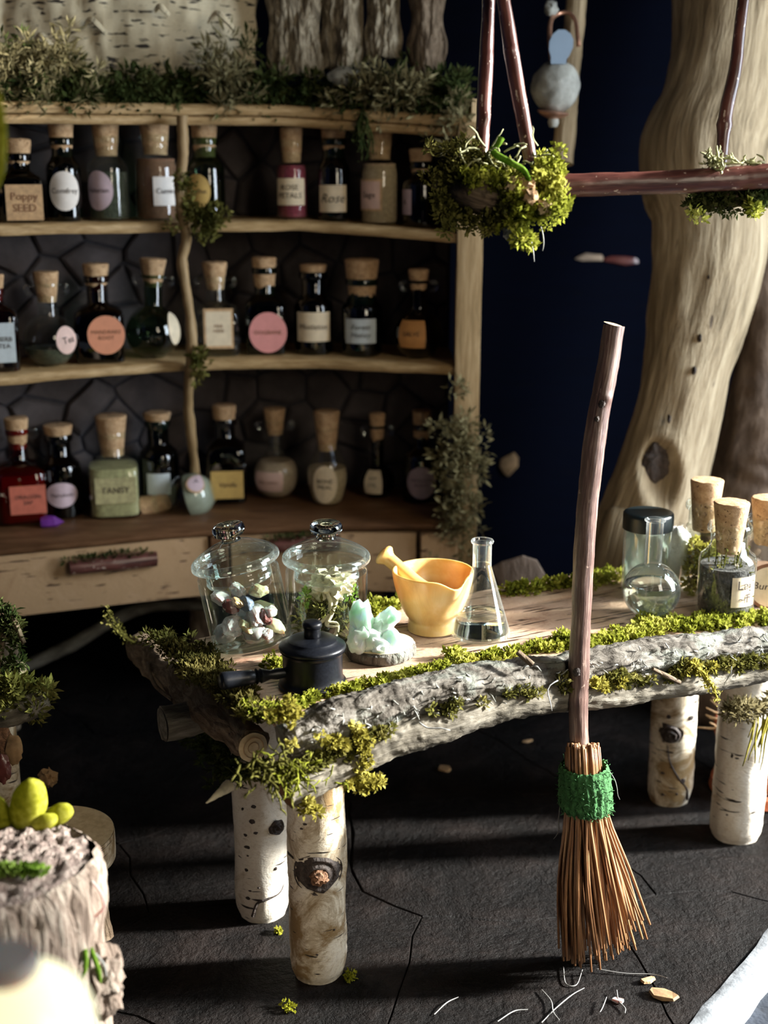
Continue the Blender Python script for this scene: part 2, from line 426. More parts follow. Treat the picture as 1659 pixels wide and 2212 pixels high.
a_ = t_.n('ShaderNodeBsdfTransparent', {'Color': (.85, .9, .86)}); b_ = t_.n('ShaderNodeBsdfTranslucent', {'Color': (.62, .66, .60)}); m_ = t_.n('ShaderNodeMixShader', {0: .45}); t_.t.links.new(a_.outputs[0], m_.inputs[1]); t_.t.links.new(b_.outputs[0], m_.inputs[2]); MT['cloudy'] = t_.done(m_)
t_ = NT('horn'); f_ = t_.noise((7, 7, 5), 4, .6, .8)
MT['horn'] = t_.done(t_.pbr(Base_Color=t_.ramp(f_, [(.3, (.50, .29, .08)), (.5, (.62, .40, .145)), (.7, (.70, .53, .28))]), Roughness=.28, Subsurface_Weight=.3, Subsurface_Radius=(.06, .045, .025), Subsurface_Scale=.6))
t_ = NT('pale_crystal'); f_ = t_.noise(16, 3)
MT['pale_crystal'] = t_.done(t_.pbr(Base_Color=t_.ramp(f_, [(.35, (.62, .86, .68)), (.52, (.74, .90, .80)), (.65, (.74, .86, .94))]), Roughness=.22, Subsurface_Weight=.6, Subsurface_Radius=(.05, .07, .06), Subsurface_Scale=.7, Transmission_Weight=.12))
plain('quartz', (.34, .34, .33), .25, .1, 20, Subsurface_Weight=.4, Subsurface_Scale=.05); plain('citrine', (.46, .46, .28), .25, .1, 20, Subsurface_Weight=.4, Subsurface_Scale=.05)
plain('garnet', (.12, .035, .03), .25, .2, 30); plain('tiger_eye', (.38, .25, .12), .3, .3, 50); plain('blue_stone', (.10, .125, .17), .3, .3, 30); plain('glossy_purple', (.14, .03, .24), .25, .2, 20)
plain('grey_stone', (.060, .048, .047), .85, .35, 9, .5, .01); plain('mortar_dark', (.030, .027, .032), .9, .3, 30)
plain('pale_stone', (.27, .27, .24), .7, .35, 12, .5, .01); plain('copper', (.55, .30, .20), .35, .2, 30, Metallic=.8); plain('blue_porcelain', (.22, .29, .37), .4, .05, 8)
plain('terracotta', (.36, .09, .035), .75, .15, 20, .3); plain('wool_white', (.70, .70, .66), .95, .1, 60); plain('dried_root', (.62, .54, .36), .75, .2, 40, .3); plain('dry_leaf', (.28, .17, .08), .8, .35, 25, .4); plain('lichen', (.34, .34, .18), .8, .2, 30); plain('fiber', (.26, .26, .25), .7, .1)
plain('green_wool', (.035, .13, .036), .95, .35, 90, .8, .01)
moss('moss_bright', [(.085, .10, .012), (.25, .27, .035), (.50, .48, .12)])
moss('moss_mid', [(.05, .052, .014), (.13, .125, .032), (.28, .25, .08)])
moss('moss_shade', [(.03, .03, .01), (.085, .075, .022), (.18, .155, .055)])  # for the table corner: shade put into a darker moss colour
moss('moss_yellow', [(.13, .115, .02), (.30, .265, .05), (.52, .47, .14)])
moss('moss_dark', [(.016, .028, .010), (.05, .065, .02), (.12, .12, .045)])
moss('moss_lemon', [(.15, .16, .012), (.31, .31, .03), (.46, .45, .09)])
moss('moss_grass', [(.05, .11, .01), (.14, .25, .03), (.32, .44, .10)])
moss('moss_dry', [(.09, .075, .035), (.20, .17, .085), (.34, .30, .17)])
def slate():
    t = NT('slate'); f = t.noise(2.4, 7, .72, .3); g = t.noise(26, 6, .75)
    c = t.ramp(f, [(.36, (.0012, .001, .001)), (.5, (.0042, .003, .0027)), (.62, (.012, .0083, .0072))])
    c = t.mix(t.ramp(g, [(.5, 0.0), (.8, .5)]), c, (.018, .0125, .0105))
    h = t.math('ADD', t.math('MULTIPLY', f, 1.6), t.math('MULTIPLY', g, .5))
    MT['slate'] = t.done(t.pbr(Base_Color=c, Roughness=t.ramp(g, [(.3, .40), (.7, .66)]), Normal=t.bump(h, 1.0, .04), **{'Specular_IOR_Level': .10}))
slate()
plain('slate_joint', (.006, .005, .005), .9, .2); plain('edge_stone', (.20, .215, .23), .5, .4, 9, .6, .02); plain('lower_slate', (.045, .055, .075), .5, .5, 6, .7, .03)
t_ = NT('night_wall'); f_ = t_.noise((3, 3, 34), 3, .6); l_ = t_.ramp(t_.noise((4, 4, 46), 2, .5, loc=(3, 9, 2)), [(.68, 0.0), (.76, 1.0)])
MT['night_wall'] = t_.done(t_.pbr(Base_Color=t_.mix(l_, t_.ramp(f_, [(.3, (.0002, .0011, .0058)), (.7, (.0003, .0016, .0080))]), (.004, .0035, .005)), Roughness=.9, **{'Specular_IOR_Level': .1}))
t_ = NT('emissive_globe'); MT['emissive_globe'] = t_.done(t_.pbr(Base_Color=(.95, .90, .66), Roughness=.25, Emission_Color=(1.0, .93, .58), Emission_Strength=.95))  # emission stands in for light reflected off the globe

# ------------------------------------------------------------------ helpers: moss
def leaves(P, Dr, L, wd, rng):
    """one small folded leaf per point: P points, Dr directions, L lengths -> V, F arrays"""
    n = len(P); Dr = Dr / np.linalg.norm(Dr, axis=1, keepdims=True)
    R = rng.normal(size=(n, 3)); S = np.cross(Dr, R); S /= np.linalg.norm(S, axis=1, keepdims=True) + 1e-9
    Nn = np.cross(S, Dr); L = L[:, None]
    mid = P + Dr * L * .5 + Nn * L * .12
    V = np.stack([P, mid + S * L * wd, P + Dr * L, mid - S * L * wd], 1).reshape(-1, 3)
    Fc = (np.arange(n)[:, None] * 4 + np.array([[0, 1, 2, 3]])).astype(np.int32)
    return V, Fc
def moss_obj(name, clumps, mat, parent=None, per=42, leaf=.018, wd=.28, seed=1, kind='stuff', upb=.35):
    """clumps: list of (point, radius) or (point, (rx,ry,rz))"""
    rng = np.random.default_rng(seed); Ps, Ds, Ls = [], [], []
    for c, r in clumps:
        r = np.array(r if hasattr(r, '__len__') else (r, r, r), dtype=float)
        n = max(6, int(per * rng.uniform(.7, 1.3)))
        d = rng.normal(size=(n, 3)); d /= np.linalg.norm(d, axis=1, keepdims=True)
        k = rng.uniform(.35, 1.0, size=(n, 1)) ** .6
        Ps.append(np.array(c)[None] + d * r[None] * k)
        Ds.append(d + rng.normal(scale=.5, size=(n, 3)) + np.array([[0, 0, upb]])); Ls.append(leaf * rng.uniform(.5, 1.4, size=n))
    V, Fc = leaves(np.concatenate(Ps), np.concatenate(Ds), np.concatenate(Ls), wd, rng)
    return mk(name, V, Fc, MT[mat], parent, smooth=False, kind=kind)
def along(pts, n, jit, rr, seed, zj=None):
    rg = random.Random(seed); path = spline(pts, 200); out = []
    for i in range(n):
        p = path[rg.randrange(201)]; z = jit if zj is None else zj
        out.append((p + Vector((rg.gauss(0, jit), rg.gauss(0, jit), rg.gauss(0, z))), rg.uniform(*rr)))
    return out
def strands(name, roots, mat, parent=None, seed=1, length=.12, r=.004, curl=.5, grav=-.4, seg=6, fuzz=0, kind='stuff', dirs=None, branch=0):
    """thin curling stems, optionally leafy"""
    rg = random.Random(seed); mb = MB(); tips = []
    def stem(p, d, L, rad, lev):
        pts = [Vector(p)]; d = Vector(d).normalized()
        for i in range(seg):
            d = (d + Vector((rg.gauss(0, curl), rg.gauss(0, curl), rg.gauss(0, curl) + grav)) * .45).normalized()
            pts.append(pts[-1] + d * (L / seg)); tips.append((pts[-1].copy(), d.copy()))
            if lev < branch and rg.random() < .45: stem(pts[-1], d + Vector((rg.gauss(0, .8), rg.gauss(0, .8), rg.gauss(0, .8))), L * .45, rad * .8, lev + 1)
        V, Fc, TC = tube(pts, [rad, rad, rad * .5], nl=seg, ns=4, cap=True); mb.add(V, Fc, TC)
    for i, p in enumerate(roots):
        d = dirs[i] if dirs else (rg.gauss(0, 1), rg.gauss(0, 1), rg.gauss(0, .6))
        stem(p, d, length * rg.uniform(.6, 1.3), r, 0)
    if not fuzz: return mb.build(name, MT[mat], parent, kind=kind, sharp=0)
    rng = np.random.default_rng(seed); Ps, Ds = [], []
    for p, d in tips:
        for _ in range(fuzz):
            Ps.append(np.array(p) + rng.normal(scale=r * 1.5, size=3)); Ds.append(np.array(d) * .4 + rng.normal(size=3))
    V, Fc = leaves(np.array(Ps), np.array(Ds), rng.uniform(.008, .02, size=len(Ps)), .3, rng)
    nV = mb.n; mb.add(V.tolist(), Fc.tolist()); return mb.build(name, MT[mat], parent, kind=kind, smooth=False)

# ------------------------------------------------------------------ helpers: lettering and labels
def text_geo(s, size, shear=0.0):
    cu = bpy.data.curves.new('lettering', 'FONT'); cu.body = s; cu.size = size; cu.align_x = 'CENTER'; cu.align_y = 'CENTER'; cu.shear = shear; cu.resolution_u = 2
    o = bpy.data.objects.new('lettering', cu); me = bpy.data.meshes.new_from_object(o)
    V = [tuple(v.co) for v in me.vertices]; Fc = [tuple(p.vertices) for p in me.polygons]
    bpy.data.objects.remove(o); bpy.data.curves.remove(cu); bpy.data.meshes.remove(me)
    return V, Fc
def surf(kind, R, zc, phi, lat=0.0):
    if kind == 'cyl': return lambda u, v, o: Vector(((R+o)*math.sin(phi+u/R), -(R+o)*math.cos(phi+u/R), zc+v))
    if kind == 'sph':
        def f(u, v, o):
            la = lat + v/R; lo = phi + u/R; return Vector(((R+o)*math.cos(la)*math.sin(lo), -(R+o)*math.cos(la)*math.cos(lo), zc+(R+o)*math.sin(la)))
        return f
    return lambda u, v, o: Vector((phi + u, -(R+o), zc + v))
def label_part(parent, sf, shape, w, h, mat, lines=(), ink='ink', size=None, frame=None, shear=0.0, rot=0.0):
    """a paper label lying on the surface sf with its lettering as a sub-part"""
    V, Fc = [], []; ca, sa = math.cos(rot), math.sin(rot)
    def pt(u, v, o): return sf(u*ca - v*sa, u*sa + v*ca, o)
    def sheet(w, h, o):
        V, Fc = [], []
        if shape == 'oval':
            V.append(pt(0, 0, o))
            for q in (1, 2, 3):
                for j in range(28):
                    a = 2*math.pi*j/28; V.append(pt(math.cos(a)*w/2*q/3, math.sin(a)*h/2*q/3, o))
            for j in range(28): Fc.append((0, 1+j, 1+(j+1) % 28))
            for q in range(2):
                for j in range(28):
                    k = (j+1) % 28; Fc.append((1+q*28+j, 1+q*28+28+j, 1+q*28+28+k, 1+q*28+k))
        else:
            n = 9
            for i in range(n):
                for j in range(n):
                    u, v = (j/(n-1)-.5)*w, (i/(n-1)-.5)*h; V.append(pt(u, v, o))
            for i in range(n-1):
                for j in range(n-1): Fc.append((i*n+j, i*n+j+1, (i+1)*n+j+1, (i+1)*n+j))
        return V, Fc
    e = .0022
    if frame:
        V, Fc = sheet(w, h, e); lb = mk('label', V, Fc, MT[frame], parent); V, Fc = sheet(w*.86, h*.86, e*1.5); mk('label_face', V, Fc, MT[mat], lb)
    else:
        V, Fc = sheet(w, h, e); lb = mk('label', V, Fc, MT[mat], parent)
    if lines:
        mb = MB(); sz = size or min(h/(len(lines)+1.2), w*.30)
        for i, s in enumerate(lines):
            tv, tf = text_geo(s, sz, shear); y0 = (len(lines)-1)*.5*sz*1.05 - i*sz*1.05
            mb.add([pt(v[0], v[1]+y0, e*2.2) for v in tv], tf)
        mb.build('lettering', MT[ink], lb, smooth=False)
    return lb
def cork_part(parent, r0, r1, z0, z1, rough=.05, n=28):
    prof = [(0, z0), (r0*.96, z0), (r0, z0+.004), (r0+(r1-r0)*.5, (z0+z1)/2), (r1, z1-.006), (r1*.93, z1), (r1*.5, z1+.003), (0, z1+.002)]
    V, Fc = lathe(prof, n)
    V = [Vector(v) + Vector((nz(v, 45), nz(v, 45, (9, 0, 0)), nz(v, 60, (0, 5, 0)))) * rough * r1 for v in V]
    return mk('cork', V, Fc, MT['cork'], parent)

# ================================================================== THE SETTING
def clip(poly, p, n):
    """keep the side of the convex polygon where (q-p).n <= 0"""
    out = []
    for i in range(len(poly)):
        a, b = poly[i], poly[(i+1) % len(poly)]
        da = (a[0]-p[0])*n[0] + (a[1]-p[1])*n[1]; db = (b[0]-p[0])*n[0] + (b[1]-p[1])*n[1]
        if da <= 0: out.append(a)
        if (da < 0 < db) or (db < 0 < da):
            t = da/(da-db); out.append((a[0]+(b[0]-a[0])*t, a[1]+(b[1]-a[1])*t))
    return out
def cells(seeds, bounds, joint):
    x0, x1, y0, y1 = bounds; res = []
    for i, s in enumerate(seeds):
        poly = [(x0, y0), (x1, y0), (x1, y1), (x0, y1)]
        for j, q in enumerate(seeds):
            if i == j: continue
            dx, dy = q[0]-s[0], q[1]-s[1]; l = math.hypot(dx, dy)
            if l > 3.0 * 1.2: continue
            n = (dx/l, dy/l); poly = clip(poly, (s[0]+dx/2-n[0]*joint/2, s[1]+dy/2-n[1]*joint/2), n)
            if len(poly) < 3: break
        res.append(poly if len(poly) > 2 else None)
    return res
EA, EB = PZ(1500, 2212, 0), PZ(1659, 2022, 0)
ed = (EB - EA).normalized(); en = Vector((ed.y, -ed.x, 0))          # points out of the floor, to the right
floor_poly = clip([(-3.6, .6), (4.2, .6), (4.2, 8.0), (-3.6, 8.0)], (EA.x, EA.y), (en.x, en.y))
V, Fc = prism(floor_poly, -.049, -.016); floor = mk('floor', V, Fc, MT['slate_joint'], smooth=False); floor['kind'] = 'structure'
tag(floor, 'dark brown slate floor of irregular slabs with fine cracks')
rg = random.Random(11); seeds = []
for i in range(8):
    for j in range(8): seeds.append((-3.3 + i*1.0 + rg.uniform(-.42, .42) + (.5 if j % 2 else 0), .9 + j*.95 + rg.uniform(-.42, .42)))
for poly in cells(seeds, (-3.6, 4.2, .6, 8.0), .003):
    if not poly: continue
    poly = clip(poly, (EA.x, EA.y), (en.x, en.y))
    if len(poly) < 3: continue
    # wavering edges so that the joints read as natural cracks
    pp = []
    for a, b in zip(poly, poly[1:] + poly[:1]):
        L = math.hypot(b[0]-a[0], b[1]-a[1]); k = max(1, int(L/.12))
        for q in range(k):
            x, y = a[0]+(b[0]-a[0])*q/k, a[1]+(b[1]-a[1])*q/k
            pp.append((x + .09*nz((x, y, 0), 2.6) + .02*nz((x, y, 2), 11), y + .09*nz((x, y, 5), 2.6) + .02*nz((x, y, 7), 11)))
    V, Fc = prism(pp, -.02, 0.0, .004); mk('slate_slab', V, Fc, MT['slate'], floor, smooth=False)
# the worn pale edge of the floor in front on the right, and the lower step beyond it
mb = MB(); nE = 60; rows = []
V, Fc = [], []
prof = [(-.012, .004), (.02, .012), (.055, .004), (.085, -.016), (.10, -.05), (.10, -.24), (-.012, -.24)]
for i in range(nE + 1):
    c = EA + ed * (-3.2 + 6.4 * i / nE)
    for k, (o, z) in enumerate(prof):
        w = .018 * nz((c.x, c.y, k*.7), 6) if k < 5 else 0
        q = c + en * (o + w); V.append((q.x, q.y, z + w*.5))
m = len(prof)
for i in range(nE):
    for k in range(m): k2 = (k+1) % m; Fc.append((i*m+k, i*m+k2, (i+1)*m+k2, (i+1)*m+k))
tr = mk('trim_1', V, Fc, MT['edge_stone']); tr['kind'] = 'structure'; tag(tr, 'pale worn stone edge of the floor catching the daylight')
V, Fc = box(-6, 7, -3, 9, -.34, -.05); g = mk('ground', V, Fc, MT['lower_slate'], smooth=False); g['kind'] = 'structure'; tag(g, 'blue grey slate step below the floor edge')
V, Fc = box(-3.75, 4.4, 8.0, 8.15, -.24, 5.2); wb = mk('wall_back', V, Fc, MT['night_wall'], smooth=False); wb['kind'] = 'structure'; tag(wb, 'dark navy bark back wall of the little room')
V, Fc = box(-3.75, -3.6, .6, 8.0, -.24, 5.2); wl = mk('wall_left', V, Fc, MT['night_wall'], smooth=False); wl['kind'] = 'structure'; tag(wl, 'dark navy side wall')
def wall_box(x0, x1, y0, y1, z0, z1): return box(x0, x1, y0, y1, z0, z1)
mb = MB()  # unseen wall added here; its opening keeps the sun off the trunk
for bx_ in ((4.25, 4.4, .6, 3.45, -.049, 5.2), (4.25, 4.4, 5.5, 8.0, -.049, 5.2), (4.25, 4.4, 3.45, 5.5, -.049, .9), (4.25, 4.4, 3.45, 5.5, 4.6, 5.2)):
    V, Fc = box(*bx_); mb.add(V, Fc)
wr = mb.build('sun_mask_wall', MT['night_wall'], None, smooth=False); wr['kind'] = 'structure'; tag(wr, 'added unseen navy side wall with an opening that shapes the sunlight')
mb = MB()  # frame around the opening of that added wall
for bx_ in ((4.22, 4.3, 3.40, 3.48, .85, 4.65), (4.22, 4.3, 5.47, 5.55, .85, 4.65), (4.22, 4.3, 3.48, 5.47, .85, .93), (4.22, 4.3, 3.48, 5.47, 4.57, 4.65)):
    V, Fc = box(*bx_); mb.add(V, Fc)
wf = mb.build('mask_opening_frame', MT['post_wood'], None, smooth=False); wf['kind'] = 'structure'; tag(wf, 'wooden frame of the opening in the added side wall')
bm_ = mtube('added_support_branch', MT['brown_bark'], None, [(-3.62, 4.15, 4.25), (0, 4.05, 4.32), (2.2, 4.1, 4.28), (4.4, 4.2, 4.25)], [.10, .085, .09, .10], nl=60, ns=14, disp=barkdisp(.02, 9)); bm_['kind'] = 'structure'; tag(bm_, 'added unseen branch that carries the hanging twigs')  # branch added above the view so the hanging twigs have a support

# ================================================================== SHELF CABINET
cab = empty('apothecary_cabinet', (0, 0, 0), label='curved wooden wall cabinet with three bottle shelves, birch drawers and mossy top', cat='cabinet')
YF = [(-2.7, 5.25), (-1.75, 5.81), (-.98, 6.25), (-.4, 6.34), (.3, 6.16), (.6, 6.05)]
YC = [(-2.7, 5.35), (-1.75, 5.74), (-.9, 6.06), (-.2, 6.13), (.35, 6.10), (.6, 6.05)]
def interp(L, x):
    if x <= L[0][0]: return L[0][1]
    for (a, ya), (b, yb) in zip(L[:-1], L[1:]):
        if x <= b:
            t = (x-a)/(b-a); return ya + (yb-ya)*t
    return L[-1][1]
def yf(x): return (interp(YF, x-.12) + interp(YF, x) + interp(YF, x+.12)) / 3
def yc(x): return (interp(YC, x-.12) + interp(YC, x) + interp(YC, x+.12)) / 3
DEPTH = .62
def zline(px):   # pixel polyline of a board's front top edge -> [(x, z)]
    out = []
    for a, b in px:
        x = 0.0
        for _ in range(6): x = PY(a, b, yf(x)).x
        p = PY(a, b, yf(x)); out.append((p.x, p.z))
    return [(-2.6, out[0][1])] + out + [(.6, out[-1][1])]
Z_TOP = zline([(0, 218), (390, 224), (600, 226), (760, 236), (1000, 250)])
Z_S1 = zline([(0, 484), (200, 481), (400, 480), (640, 477), (800, 487), (970, 501)])
Z_S2 = zline([(0, 812), (200, 793), (400, 780), (650, 775), (965, 788)])
XR = PY(985, 700, 6.15).x
def board(name, zl, th, x0, x1, mat, yfun, dep, wob=.004, over=0.0, n=70, parent=cab):
    V, Fc, TC = [], [], []
    for i in range(n+1):
        x = x0 + (x1-x0)*i/n; z = interp(zl, x) if isinstance(zl, list) else zl; y = yfun(x) - over
        w = wob*nz((x*5, z, 1)); w2 = wob*nz((x*7, z, 4))
        sec = [(y+.004+w, z-th+w2), (y-.008+w, z-th*.7+w2), (y-.008+w, z-th*.25), (y+.006+w, z+w2*.5), (y+dep, z), (y+dep, z-th)]
        for q in sec: V.append((x, q[0], q[1])); TC.append((x, q[0]*.3, q[1]))
    m = 6
    for i in range(n):
        for k in range(m): k2 = (k+1) % m; Fc.append((i*m+k, (i+1)*m+k, (i+1)*m+k2, i*m+k2))
    Fc += [tuple(range(m)), tuple(reversed(range(n*m, n*m+m)))]
    return mk(name, V, Fc, MT[mat], parent, tc=TC, sharp=50)
board('top_board', Z_TOP, .048, -2.45, XR+.03, 'shelf_wood', yf, DEPTH, .006, .02)
board('top_rail', [(a, b-.050) for a, b in Z_TOP], .042, -2.45, XR+.02, 'shelf_wood', yf, .09, .006)
board('shelf', Z_S1, .048, -2.4, XR, 'shelf_wood', yf, DEPTH, .005)
board('shelf', Z_S2, .048, -2.4, XR, 'shelf_wood', yf, DEPTH, .005)
ZC = [(-2.6, 1.0), (-.8, 1.0), (.6, 1.025)]
board('counter', ZC, .035, -2.45, XR+.03, 'counter_wood', yc, .95, .004, .01)
# back panel with flat stones set into it
V, Fc = [], []; nb = 40
for i in range(nb+1):
    x = -2.45 + (XR+2.45)*i/nb; y = yf(x) + DEPTH
    V += [(x, y, .62), (x, y, 3.0), (x, y+.05, 3.0), (x, y+.05, .62)]
for i in range(nb):
    for k in range(4): k2 = (k+1) % 4; Fc.append((i*4+k, (i+1)*4+k, (i+1)*4+k2, i*4+k2))
Fc += [(0, 1, 2, 3), (nb*4+3, nb*4+2, nb*4+1, nb*4)]
bp = mk('back_panel', V, Fc, MT['mortar_dark'], cab, smooth=False)
rg = random.Random(5); seeds = []
for i in range(13):
    for j in range(10): seeds.append((-2.35 + i*.225 + rg.uniform(-.11, .11) + (.11 if j % 2 else 0), 1.1 + j*.2 + rg.uniform(-.095, .095)))
for poly in cells(seeds, (-2.42, XR-.01, 1.01, 2.94), .018):
    if not poly: continue
    n = len(poly); c = (sum(p[0] for p in poly)/n, sum(p[1] for p in poly)/n); th = rg.uniform(.018, .04); V = []
    for k, o in ((1.0, .0), (1.0, th*.6), (.84, th)):
        for p in poly:
            x, z = c[0]+(p[0]-c[0])*k, c[1]+(p[1]-c[1])*k; V.append((x, yf(x)+DEPTH-o, z))
    Fc = [tuple(range(2*n, 3*n))]
    for q in range(2):
        for j in range(n): k = (j+1) % n; Fc.append((q*n+j, q*n+k, q*n+n+k, q*n+n+j))
    mk('stone', V, Fc, MT['grey_stone'], bp, tc=[(v[0]+rg.uniform(0, 9), v[1], v[2]) for v in V[:1]]*0 or [(v[0]*1.0+c[0]*7, v[1], v[2]+c[1]*5) for v in V], sharp=30)
# right post, left post, divider stick, legs
def postbox(name, pts, w, d, mat):
    V, Fc, TC = [], [], []; s = 0
    for i, p in enumerate(pts):
        for (ux, uy) in ((-1, -1), (-.3, -1.12), (1, -1), (1.1, 0), (1, 1), (-1, 1)):
            V.append((p[0]+ux*w/2, p[1]+uy*d/2, p[2])); TC.append((ux*w, uy*d, p[2]))
    m = 6
    for i in range(len(pts)-1):
        for k in range(m): k2 = (k+1) % m; Fc.append((i*m+k, i*m+k2, (i+1)*m+k2, (i+1)*m+k))
    Fc += [tuple(reversed(range(m))), tuple(range((len(pts)-1)*m, len(pts)*m))]
    return mk(name, V, Fc, MT[mat], cab, tc=TC, sharp=30)
pr = [(XR + .055 + .012*nz((0, 0, z*2)), 6.17, z) for z in [k*.15 for k in range(0, 20)]]; pr += [(XR+.06, 6.17, interp(Z_TOP, XR)-.03)]
postbox('side_post', pr, .115, .12, 'post_wood')
postbox('side_panel', [(XR+.07, 6.52, .62), (XR+.07, 6.52, 3.0)], .05, .56, 'post_wood')
postbox('side_post', [(-2.42, 5.62, 0), (-2.42, 5.62, 3.0)], .11, .12, 'post_wood')
DIV = [(392, 250), (396, 330), (388, 420), (402, 510), (394, 570), (408, 660), (416, 760), (408, 840), (410, 920), (420, 1000)]
dp = []
for a, b in DIV:
    p = PY(a, b, 6.17 + max(0, (b-780)/220)*.30); dp.append(p)
xb = dp[-1].x; dp.append(Vector((xb, 6.52, 1.0)))
mtube('divider_stick', MT['post_wood'], cab, dp, [.027, .024, .026, .022, .026, .024, .028, .024, .026, .024, .024], nl=80, ns=10, disp=barkdisp(.006, 14, .6))
for lx, ly in ((-1.9, 5.95), (-1.0, 6.55), (-.1, 6.6)):
    mtube('cabinet_leg', MT['brown_bark'], cab, [(lx, ly, 0), (lx+.03, ly+.02, .35), (lx, ly, .68)], [.09, .075, .085], nl=20, ns=12, disp=barkdisp(.015, 10))  # assumed legs, added to stand the cabinet on the floor
# carcass and birch drawers below the counter
V, Fc = [], []; nb = 40
for i in range(nb+1):
    x = -2.4 + (XR+2.4)*i/nb; y = yc(x) + .05
    V += [(x, y, .66), (x, y, .965), (x, y+.75, .965), (x, y+.75, .66)]
for i in range(nb):
    for k in range(4): k2 = (k+1) % 4; Fc.append((i*4+k, (i+1)*4+k, (i+1)*4+k2, i*4+k2))
Fc += [(0, 1, 2, 3), (nb*4+3, nb*4+2, nb*4+1, nb*4)]
mk('carcass', V, Fc, MT['counter_wood'], cab, smooth=False)
def drawer(x0, x1, z0=.655, z1=.965, handle=None):
    V, Fc, TC = [], [], []; n = 24
    for i in range(n+1):
        x = x0+(x1-x0)*i/n; y = yc(x)
        w = .004*nz((x*3, 1, 2))
        for q in ((y+.03, z0), (y+.002, z0+.006), (y+w, (z0+z1)/2), (y+.002, z1-.004), (y+.03, z1)):
            V.append((x, q[0], q[1])); TC.append((x, 0, q[1]))
    for i in range(n):
        for k in range(4): Fc.append((i*5+k, (i+1)*5+k, (i+1)*5+k+1, i*5+k+1))
    Fc += [tuple(range(5)), tuple(reversed(range(n*5, n*5+5)))]
    d = mk('drawer_front', V, Fc, MT['drawer_bark'], cab, tc=TC, sharp=50)
    if handle:
        a, b = handle; pts = []
        for px, py in (a, ((a[0]+b[0])/2, (a[1]+b[1])/2 - 2), b):
            x = 0
            for _ in range(5): x = PY(px, py, yc(x)-.03).x
            pts.append(PY(px, py, yc(x)-.028))
        mtube('handle', MT['twig_red'], d, pts, [.034, .042, .038], nl=16, ns=12, disp=barkdisp(.006, 12))
        moss_obj('handle_moss', [(p + Vector((0, -.005, .035)), (.035, .02, .018)) for p in spline(pts, 14)[:13]], 'moss_dark', d, per=24, leaf=.02, seed=8)
    return d
def cx_at(px, py):
    x = 0
    for _ in range(6): x = PY(px, py, yc(x)).x
    return x
drawer(-2.35, cx_at(450, 1200), handle=((150, 1228), (338, 1207)))
drawer(cx_at(500, 1200), cx_at(898, 1200), handle=((585, 1180), (735, 1172)))
V, Fc = box(cx_at(456, 1200), cx_at(494, 1200), 6.04, 6.2, .66, .965, .006); mk('stile', V, Fc, MT['counter_wood'], cab)
V, Fc = box(cx_at(908, 1200), XR+.02, 6.08, 6.25, .66, .965, .006); mk('stile', V, Fc, MT['drawer_bark'], cab)
# moss on the cabinet
def topp(px, py, dy): 
    x = 0
    for _ in range(5): x = PY(px, py, yf(x)+dy).x
    return PY(px, py, yf(x)+dy)
rg = random.Random(3); cl = []
for i in range(420):
    px = rg.uniform(-40, 1010); up = 95 if px < 160 else (70 if px > 480 else 55)
    py = 222 + (px/1000)*26 - abs(rg.gauss(0, 1))*up*.55
    cl.append((topp(px, py, rg.uniform(.0, .2)), rg.uniform(.03, .06)))
moss_obj('top_moss', cl, 'moss_dark', cab, per=34, leaf=.045, wd=.16, seed=4)
cl = []
for px0, py0, sx, sy, n in ((60, 160, 55, 36, 60), (490, 160, 30, 36, 26), (830, 195, 55, 22, 40), (985, 265, 14, 25, 12)):
    for i in range(n): cl.append((topp(rg.gauss(px0, sx), rg.gauss(py0, sy), rg.uniform(-.05, .04)), rg.uniform(.025, .05)))
moss_obj('dry_moss', cl, 'moss_dry', cab, per=28, leaf=.055, wd=.10, seed=14)
cl = [(PY(rg.gauss(440, 28), rg.gauss(470, 18), 6.15), rg.uniform(.02, .04)) for i in range(34)]
cl += [(PY(rg.gauss(432, 10), rg.gauss(765, 22), 6.15), .022) for i in range(10)] + [(PY(rg.gauss(405, 8), rg.gauss(425, 22), 6.15), .02) for i in range(8)]
moss_obj('shelf_moss', cl, 'moss_mid', cab, per=26, leaf=.028, seed=6)
cl = [(PY(rg.gauss(990, 24), rg.gauss(1020, 80), 6.05), rg.uniform(.025, .055)) for i in range(70)]
moss_obj('post_moss', cl, 'moss_dry', cab, per=26, leaf=.04, wd=.16, seed=7)
strands('hanging_moss', [topp(783, 236, -.02) for _ in range(9)], 'moss_dark', cab, seed=5, length=.2, r=.007, grav=-.9, fuzz=3, dirs=[(rg.gauss(0, .4), -.6, -1) for _ in range(9)])

